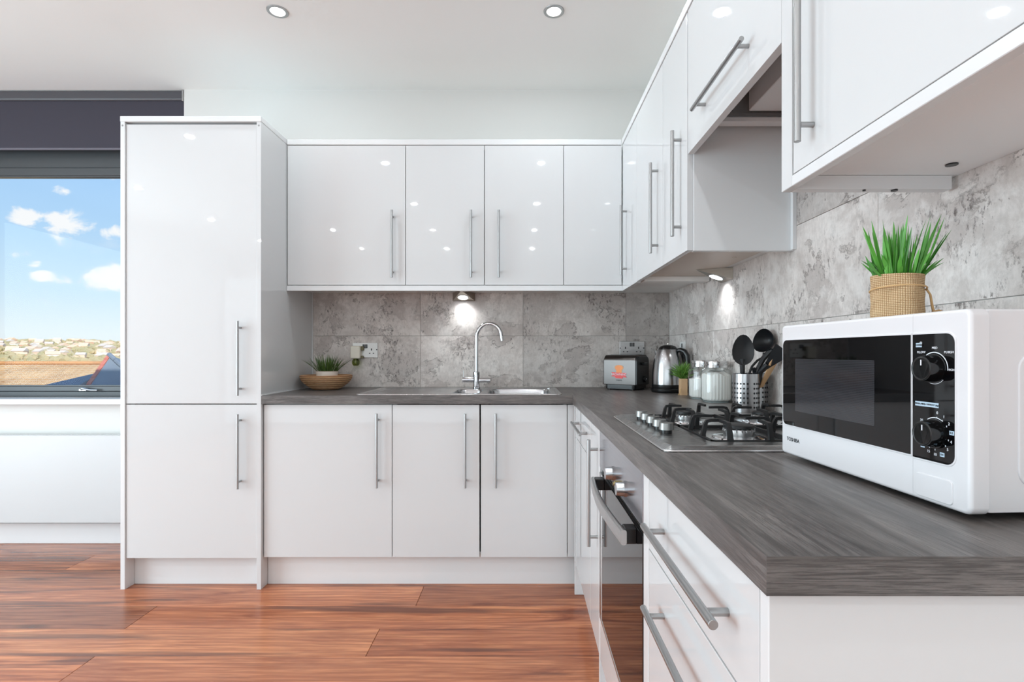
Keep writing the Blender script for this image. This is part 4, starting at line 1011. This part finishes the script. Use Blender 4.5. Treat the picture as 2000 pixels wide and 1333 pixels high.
b = NB(); prism(b, rrect(.328, .3845, FZ(.9235), FZ(.9535), .005, 5), XZ, .0003, -.0016, bev=.001); mo('door_button', b, WHITEP, cm)
KN = [(.3585, FZ(1.0905)), (.360, FZ(1.0085))]
for kx, kz in KN:
    b = NB(); cyl(b, (kx, -.0018, kz), (kx, -.0045, kz), .0188, 36); cyl(b, (kx, -.0045, kz), (kx, -.0190, kz), .0170, 36, .0158); k = mo('control_knob', b, pbr('knob_black', (12, 12, 13), .12) if 'knob_black' not in bpy.data.materials else bpy.data.materials['knob_black'], cm)
    b = NB(); lathe(b, [(.0128, .0), (.0140, .0008), (.0150, .0)], 36, (0, 0, 0)); b.transform(Matrix.Translation((kx, -.0190, kz)) @ Matrix.Rotation(PI/2, 4, 'X')); mo('knob_ring', b, DARKP, k)
    b = NB(); box(b, kx-.0007, kx+.0007, -.0196, -.0190, kz+.004, kz+.011); mo('pointer', b, PRINTW, k)
b = NB()
TM = lambda x, z, y=-.0020: Matrix.Translation((x, y, z)) @ Matrix.Rotation(PI/2, 4, 'X')
def arc(b, cx, cz, r, a0, a1, w_=.0006, n=24):
    for i in range(n):
        p = [math.radians(a0+(a1-a0)*k/n) for k in (i, i+1)]
        q = [b.verts.new((cx+rr*math.cos(a), -.00205, cz+rr*math.sin(a))) for rr, a in ((r-w_/2, p[0]), (r+w_/2, p[0]), (r+w_/2, p[1]), (r-w_/2, p[1]))]; b.faces.new(q)
k0, k1 = KN
arc(b, k0[0], k0[1], .0205, -5, 125, .0012); arc(b, k0[0], k0[1], .0195, 225, 315); arc(b, k1[0], k1[1], .0200, 60, 125, .0010)
for s_t, x, z, sz in (('M.LOW', .3385, k0[1]+.0205, .0040), ('MED', k0[0]+.001, k0[1]+.0260, .0042), ('M.HIGH', .3805, k0[1]+.0205, .0040), ('HIGH', .3835, k0[1]-.001, .0038), ('*', .3380, k0[1]+.0305, .010)): text(b, s_t, sz, TM(x, z))
for i, s_t in enumerate(('0', '1', '2', '3', '4', '5', '7', '10', '15', '20', '25', '30', '35')):
    a = math.radians(82-i*24.5)
    if i in (3, 6, 9, 11): continue
    text(b, s_t, .0050, TM(k1[0]+.0245*math.cos(a), k1[1]+.0265*math.sin(a)))
    for rr in (.0205,): box(b, k1[0]+rr*math.cos(a)-.0004, k1[0]+rr*math.cos(a)+.0004, -.0022, -.0018, k1[1]+rr*math.sin(a)-.0010, k1[1]+rr*math.sin(a)+.0010)
mo('dial_markings', b, PRINTW, cm, smooth=0, kind='stuff')
b = NB()
boxes_ = [(.3300, .3395, FZ(1.1205), .0028), (.3290, .3655, FZ(1.0440), .0030)]
for x0, x1, z, h_ in boxes_: box(b, x0, x1, -.0022, -.0018, z-h_, z+h_)
for i in (3, 6, 9, 11):
    a = math.radians(82-i*24.5); x = min(k1[0]+.0255*math.cos(a), .3845); z = k1[1]+.0275*math.sin(a); box(b, x-.0032, x+.0032, -.0022, -.0018, z-.0026, z+.0026)
mo('panel_labels', b, LBLUE, cm, smooth=0, kind='stuff')
b = NB(); text(b, 'POWER', .0036, TM(.3348, FZ(1.1205), -.0024)); text(b, 'TIMER (MIN) / DEFROST (kg)', .0030, TM(.3473, FZ(1.0440), -.0024))
for i, s_t in ((3, '0.2'), (6, '0.4'), (9, '0.6'), (11, '1.0')):
    a = math.radians(82-i*24.5); x = min(k1[0]+.0255*math.cos(a), .3845); z = k1[1]+.0275*math.sin(a); text(b, s_t, .0034, TM(x, z, -.0024))
mo('label_lettering', b, PRINTB, cm, smooth=0, kind='stuff')
b = NB(); text(b, 'TOSHIBA', .0100, TM(.0400, FZ(.9475), -.0004)); mo('lettering', b, PRINTB, dm, smooth=0)
GR = pbr('grey_rubber', (110, 110, 112), .6)
for x in (.085, .33):
    for y in (.045, .28): b = NB(); cyl(b, (x, y, 0), (x, y, Z0+.004), .010, 16); mo('foot', b, GR)

# ------------------------------------------------------------------ grass in burlap pot on the microwave
GX, GY, GZ = .596, .835, ZT+Z1
bp = thing('burlap_plant', 'bright green artificial grass in a burlap-wrapped pot on top of the microwave', 'plant', (GX, GY, GZ))
b = NB(); uvl = b.loops.layers.uv.new('UVMap'); seg, rows = 64, 20; ph = .0695; V = {}
for i in range(seg+1):
    for j in range(rows+1):
        a = 2*PI*i/seg; s = j/rows
        r = .0355*(1+.04*math.cos(4*a+.6))*(1+.02*math.sin(3*a)+.012*math.sin(5*s*3+a*2))*(1.0 if s > .02 else .97)
        if abs(s-.66) < .05: r *= .985
        V[i, j] = b.verts.new((r*math.cos(a), r*math.sin(a), s*ph*(1+.015*math.sin(2*a+1)*(s > .9))))
for i in range(seg):
    for j in range(rows):
        f = b.faces.new((V[i, j], V[i+1, j], V[i+1, j+1], V[i, j+1]))
        for lp, (ii, jj) in zip(f.loops, ((i, j), (i+1, j), (i+1, j+1), (i, j+1))): lp[uvl].uv = (ii/seg, jj/rows)
obj('burlap_wrap', b, BURLAP, bp, local=True, smooth=80)
b = NB(); cyl(b, (0, 0, .0005), (0, 0, ph-.008), .0305, 32); obj('pot', b, SOIL, bp, local=True)
b = NB(); pts = [(.0372*math.cos(a), .0372*math.sin(a), .047-.004*math.sin(a+.4)) for a in [2*PI*k/40 for k in range(41)]]; tube(b, pts, .0013, 8)
tube(b, [(.034, -.016, .0455), (.040, -.015, .038), (.045, -.012, .022), (.049, -.010, .012), (.056, -.012, .014), (.068, -.016, .008), (.078, -.018, .005)], [.0017, .0016, .0018, .0024, .0014, .0012, .0009], 8)
obj('twine', b, TWINE, bp, local=True)
random.seed(21)
def one_blade(x, y, dx, dy, L, w_, bend, tw):
    b = NB(); blade(b, (x, y, ph-.008), (dx, dy, 1), L, w_, bend, 7, tw); obj('leaf', b, LEAF, bp, local=True, smooth=50)
for i in range(78):
    a = random.uniform(0, 2*PI); r = .029*math.sqrt(random.random()); lean = r/.029*random.uniform(.05, .42)
    one_blade(r*math.cos(a), r*math.sin(a), math.cos(a+random.uniform(-.6, .6))*lean, math.sin(a)*lean, random.choice((random.uniform(.045, .075), random.uniform(.072, .098))), random.uniform(.0042, .0062), random.uniform(-.15, .55), random.uniform(-1.2, 1.2))
for i in range(26):
    a = random.uniform(0, 2*PI); r = random.uniform(.018, .031); lean = random.uniform(.2, .8)
    one_blade(r*math.cos(a), r*math.sin(a), math.cos(a)*lean, math.sin(a)*lean, random.uniform(.025, .045), .0062, random.uniform(.3, 1.1), random.uniform(-.5, .5))
for (dx, L, bd) in ((-.45, .092, .28), (.50, .088, .15), (-.9, .050, .9), (.95, .045, .7), (-.3, .095, .1), (.42, .082, .3)): one_blade(.028*(1 if dx > 0 else -1), -.008, dx, -.15, L, .0056, bd, 0)

# ------------------------------------------------------------------ outside
def m_out(name, c1, c2, sc, rough=.9):
    m = pbr(name, c1, rough, spec=.1); n = NT(m.node_tree); b = n.n['Principled BSDF']
    f = n.noise(coords(n, sc, False), 1, 6, .65); n.put(b.inputs['Base Color'], n.ramp(f, [(.3, srgb(*c1)), (.7, srgb(*c2))])); return m
HILL = m_out('winter_hillside', (224, 200, 160), (186, 176, 138), (.12, .12, .12))
ROOFT = m_out('brown_roof_tiles', (186, 152, 116), (220, 188, 146), (.8, .8, .8))
SLATE = m_out('blue_slate', (92, 104, 120), (128, 140, 154), (1.5, 1.5, 1.5), .55)
RIDGE = pbr('red_ridge_tile', (196, 112, 96), .8)
RENDER = pbr('cream_render', (238, 214, 178), .8)
b = NB(); NX, NY = 70, 40; V = {}
def hillz(x, y):
    t_ = max(0, min(1, (y-70)/520)); return -9+20*t_*t_*(3-2*t_)*(1+.10*math.sin(x*.011+1)+.05*math.sin(x*.037))-.0+(-4*max(0, (y-600)/300))
for i in range(NX+1):
    for j in range(NY+1):
        x = -1500+2000*i/NX; y = 45+855*(j/NY)**1.4; V[i, j] = b.verts.new((x, y, hillz(x, y)-.0))
for i in range(NX):
    for j in range(NY): b.faces.new((V[i, j], V[i+1, j], V[i+1, j+1], V[i, j+1]))
hl = obj('hillside', b, HILL, smooth=80); hl['kind'] = 'structure'
# near house roof with tile courses
def tiled_roof(root, x0, x1, y0, z0, y1, z1, mat, tw=.30, course=.33):
    b = NB(); sl = Vector((0, y1-y0, z1-z0)); L = sl.length; d = sl.normalized(); nrm = Vector((0, -d.z, d.y)); nc = int(L/course); nt_ = int((x1-x0)/tw)
    for c in range(nc):
        p0 = Vector((0, y0, z0))+d*course*c; p1 = p0+d*course
        for k in range(nt_):
            xa = x0+tw*k+(tw/2 if c % 2 else 0); xb = xa+tw*.96; hh = random.uniform(.02, .035)
            q = [b.verts.new(p) for p in (Vector((xa, 0, 0))+p0+nrm*hh, Vector(((xa+xb)/2, 0, 0))+p0+nrm*(hh+.025), Vector((xb, 0, 0))+p0+nrm*hh, Vector((xb, 0, 0))+p1, Vector(((xa+xb)/2, 0, 0))+p1+nrm*.02, Vector((xa, 0, 0))+p1, Vector((xa, 0, 0))+p0, Vector((xb, 0, 0))+p0)]
            b.faces.new((q[0], q[1], q[4], q[5])); b.faces.new((q[1], q[2], q[3], q[4])); b.faces.new((q[6], q[7], q[2], q[1], q[0]))
    bmesh.ops.recalc_face_normals(b, faces=b.faces)
    return obj('roof_tiles', b, mat, root, smooth=0, kind='stuff')
h1 = thing('neighbour_house', 'long low house with brown tiled roof just outside the window', 'house', (-30, 24, -9))
tiled_roof(h1, -46, -14, 20.0, -1.30, 26.5, .56, ROOFT)
obj('walls', bx(-45.5, -14.5, 20.6, 32, -9, -1.35), RENDER, h1)
b = NB(); prism(b, [(26.5, .52), (33, -1.30), (32.9, -1.45), (20.0, -1.45), (20.0, -1.34)], YZ, -45.9, -14.1); obj('roof_back', b, ROOFT, h1, smooth=0)
b = NB()
for i in range(100): cyl(b, (-46+.32*i, 26.5, .60), (-46+.32*i+.31, 26.5, .60), .11, 8)
obj('ridge', b, m_out('orange_ridge', (214, 160, 110), (190, 140, 96), (1, 1, 1)), h1)
# gabled slate roof nearer on the right of the view
h2 = thing('neighbour_house', 'nearer house with grey slate roof and red edge tiles, seen beside the tall cupboard', 'house', (-7, 12, -9))
RY, RZ, RX0 = 12.0, 1.077, -9.38; pit = math.tan(math.radians(48))
EZ = RZ-1.6*pit; PK = Vector((RX0, RY, RZ)); ER = Vector((-6.16, RY-1.6, EZ))
b = NB(); v = [b.verts.new(p) for p in (PK, (RX0, RY-1.6, EZ), ER, (-6.16, RY+1.6, EZ), (RX0, RY+1.6, EZ))]
for f in ((0, 1, 2), (0, 2, 3), (0, 3, 4), (0, 4, 1), (1, 4, 3, 2)): b.faces.new([v[k] for k in f])
bmesh.ops.recalc_face_normals(b, faces=b.faces); obj('slate_roof', b, SLATE, h2, smooth=0)
for i in range(14):
    y0_ = RY-.118*i; y1_ = y0_-.112
    b = NB(); prism(b, [(y0_, RZ+.02-(RY-y0_)*pit), (y1_, RZ+.035-(RY-y1_)*pit), (y1_, RZ-.05-(RY-y1_)*pit), (y0_, RZ-.05-(RY-y0_)*pit)], YZ, RX0-.03, RX0+.06); obj('verge_tile', b, RIDGE, h2, smooth=0)
for i in range(13): b = NB(); cyl(b, PK+(ER-PK)*(i/13), PK+(ER-PK)*((i+.95)/13), .05, 8); obj('ridge_tile', b, SLATE, h2)
obj('walls', bx(RX0+.1, -6.3, RY-1.4, RY+1.4, -9, RZ-1.45*pit), RENDER, h2)
b = NB(); prism(b, [(11.9, .70), (11.9, .2), (11.0, .2), (11.0, .33)], YZ, -10.9, -9.43); ol = obj('roof_shadow_wedge', b, SLATE, h2, smooth=0)  # added slate wedge standing in for the blue shadow on the roofs
for v_ in ol.data.vertices:
    w_ = v_.co+h2.location
    if w_.x < -10.5: v_.co.z -= max(0, (w_.z-.22))*.95
struct('shadow_block', bx(-8.5, 1.2, -3.5, 3.38, ZC+.21, 8.1), RENDER)  # added unseen block, sized so its shadow falls on the nearer slate roof
# town on the hill (many small houses, too far to tell apart)
random.seed(5)
HM = [pbr('house_wall_%d' % i, c, .8) for i, c in enumerate(((246, 238, 226), (226, 200, 178), (212, 168, 140)))]
RM = [pbr('house_roof_%d' % i, c, .8) for i, c in enumerate(((226, 196, 170), (214, 202, 190), (228, 198, 166)))]
protos = {}
def far_house(x, y, kx):
    z = hillz(x, y)-.6
    t = thing('distant_house', 'small distant house on the hillside beyond the window', 'house', (x, y, z), random.uniform(-.9, .9), 'distant houses on the hill'); q_ = random.uniform(.45, .75); t.scale = (q_, q_, q_)
    if kx not in protos:
        b = NB(); box(b, -4, 4, -3.5, 3.5, 0, 4.2); o1 = obj('walls', b, HM[kx], t, local=True, smooth=0)
        b = NB(); prism(b, [(-4.0, 4.2), (4.0, 4.2), (0, 6.8)], YZ, -4.4, 4.4); o2 = obj('roof', b, RM[kx], t, local=True, smooth=0); protos[kx] = (o1, o2)
    else:
        for s in protos[kx]:
            c = s.copy(); COL.objects.link(c); c.parent = t
for i in range(80):
    y = random.choice((300, 340, 380, 420, 460, 500, 540))+random.uniform(-20, 20); u = random.uniform(-20, 250); x = (u-CX)*y/F
    far_house(x, y, i % 3)
HP = [o.location.copy() for o in bpy.data.objects if o.name.startswith('distant_house')]
b = NB()
for i in range(2200):
    y = 90+480*random.random()**.8; u = random.uniform(-60, 330); x = (u-CX)*y/F; r = random.uniform(.9, 2.0); z = hillz(x, y)
    if any(abs(h_.x-x) < 3.5 and -6 < h_.y-y < 6 for h_ in HP): continue
    bmesh.ops.create_icosphere(b, subdivisions=1, radius=r, matrix=Matrix.Translation((x, y, z+r*.6)) @ Matrix.Diagonal((1.3, 1, random.uniform(.7, 1.2), 1)))
for v in b.verts: v.co += Vector((random.uniform(-.3, .3), random.uniform(-.3, .3), random.uniform(-.3, .3)))
tr = obj('treeline', b, m_out('winter_trees', (196, 174, 134), (160, 156, 116), (.1, .1, .1)), smooth=0); tag(tr, 'bare brownish trees scattered over the distant hillside', 'trees', kind='stuff')
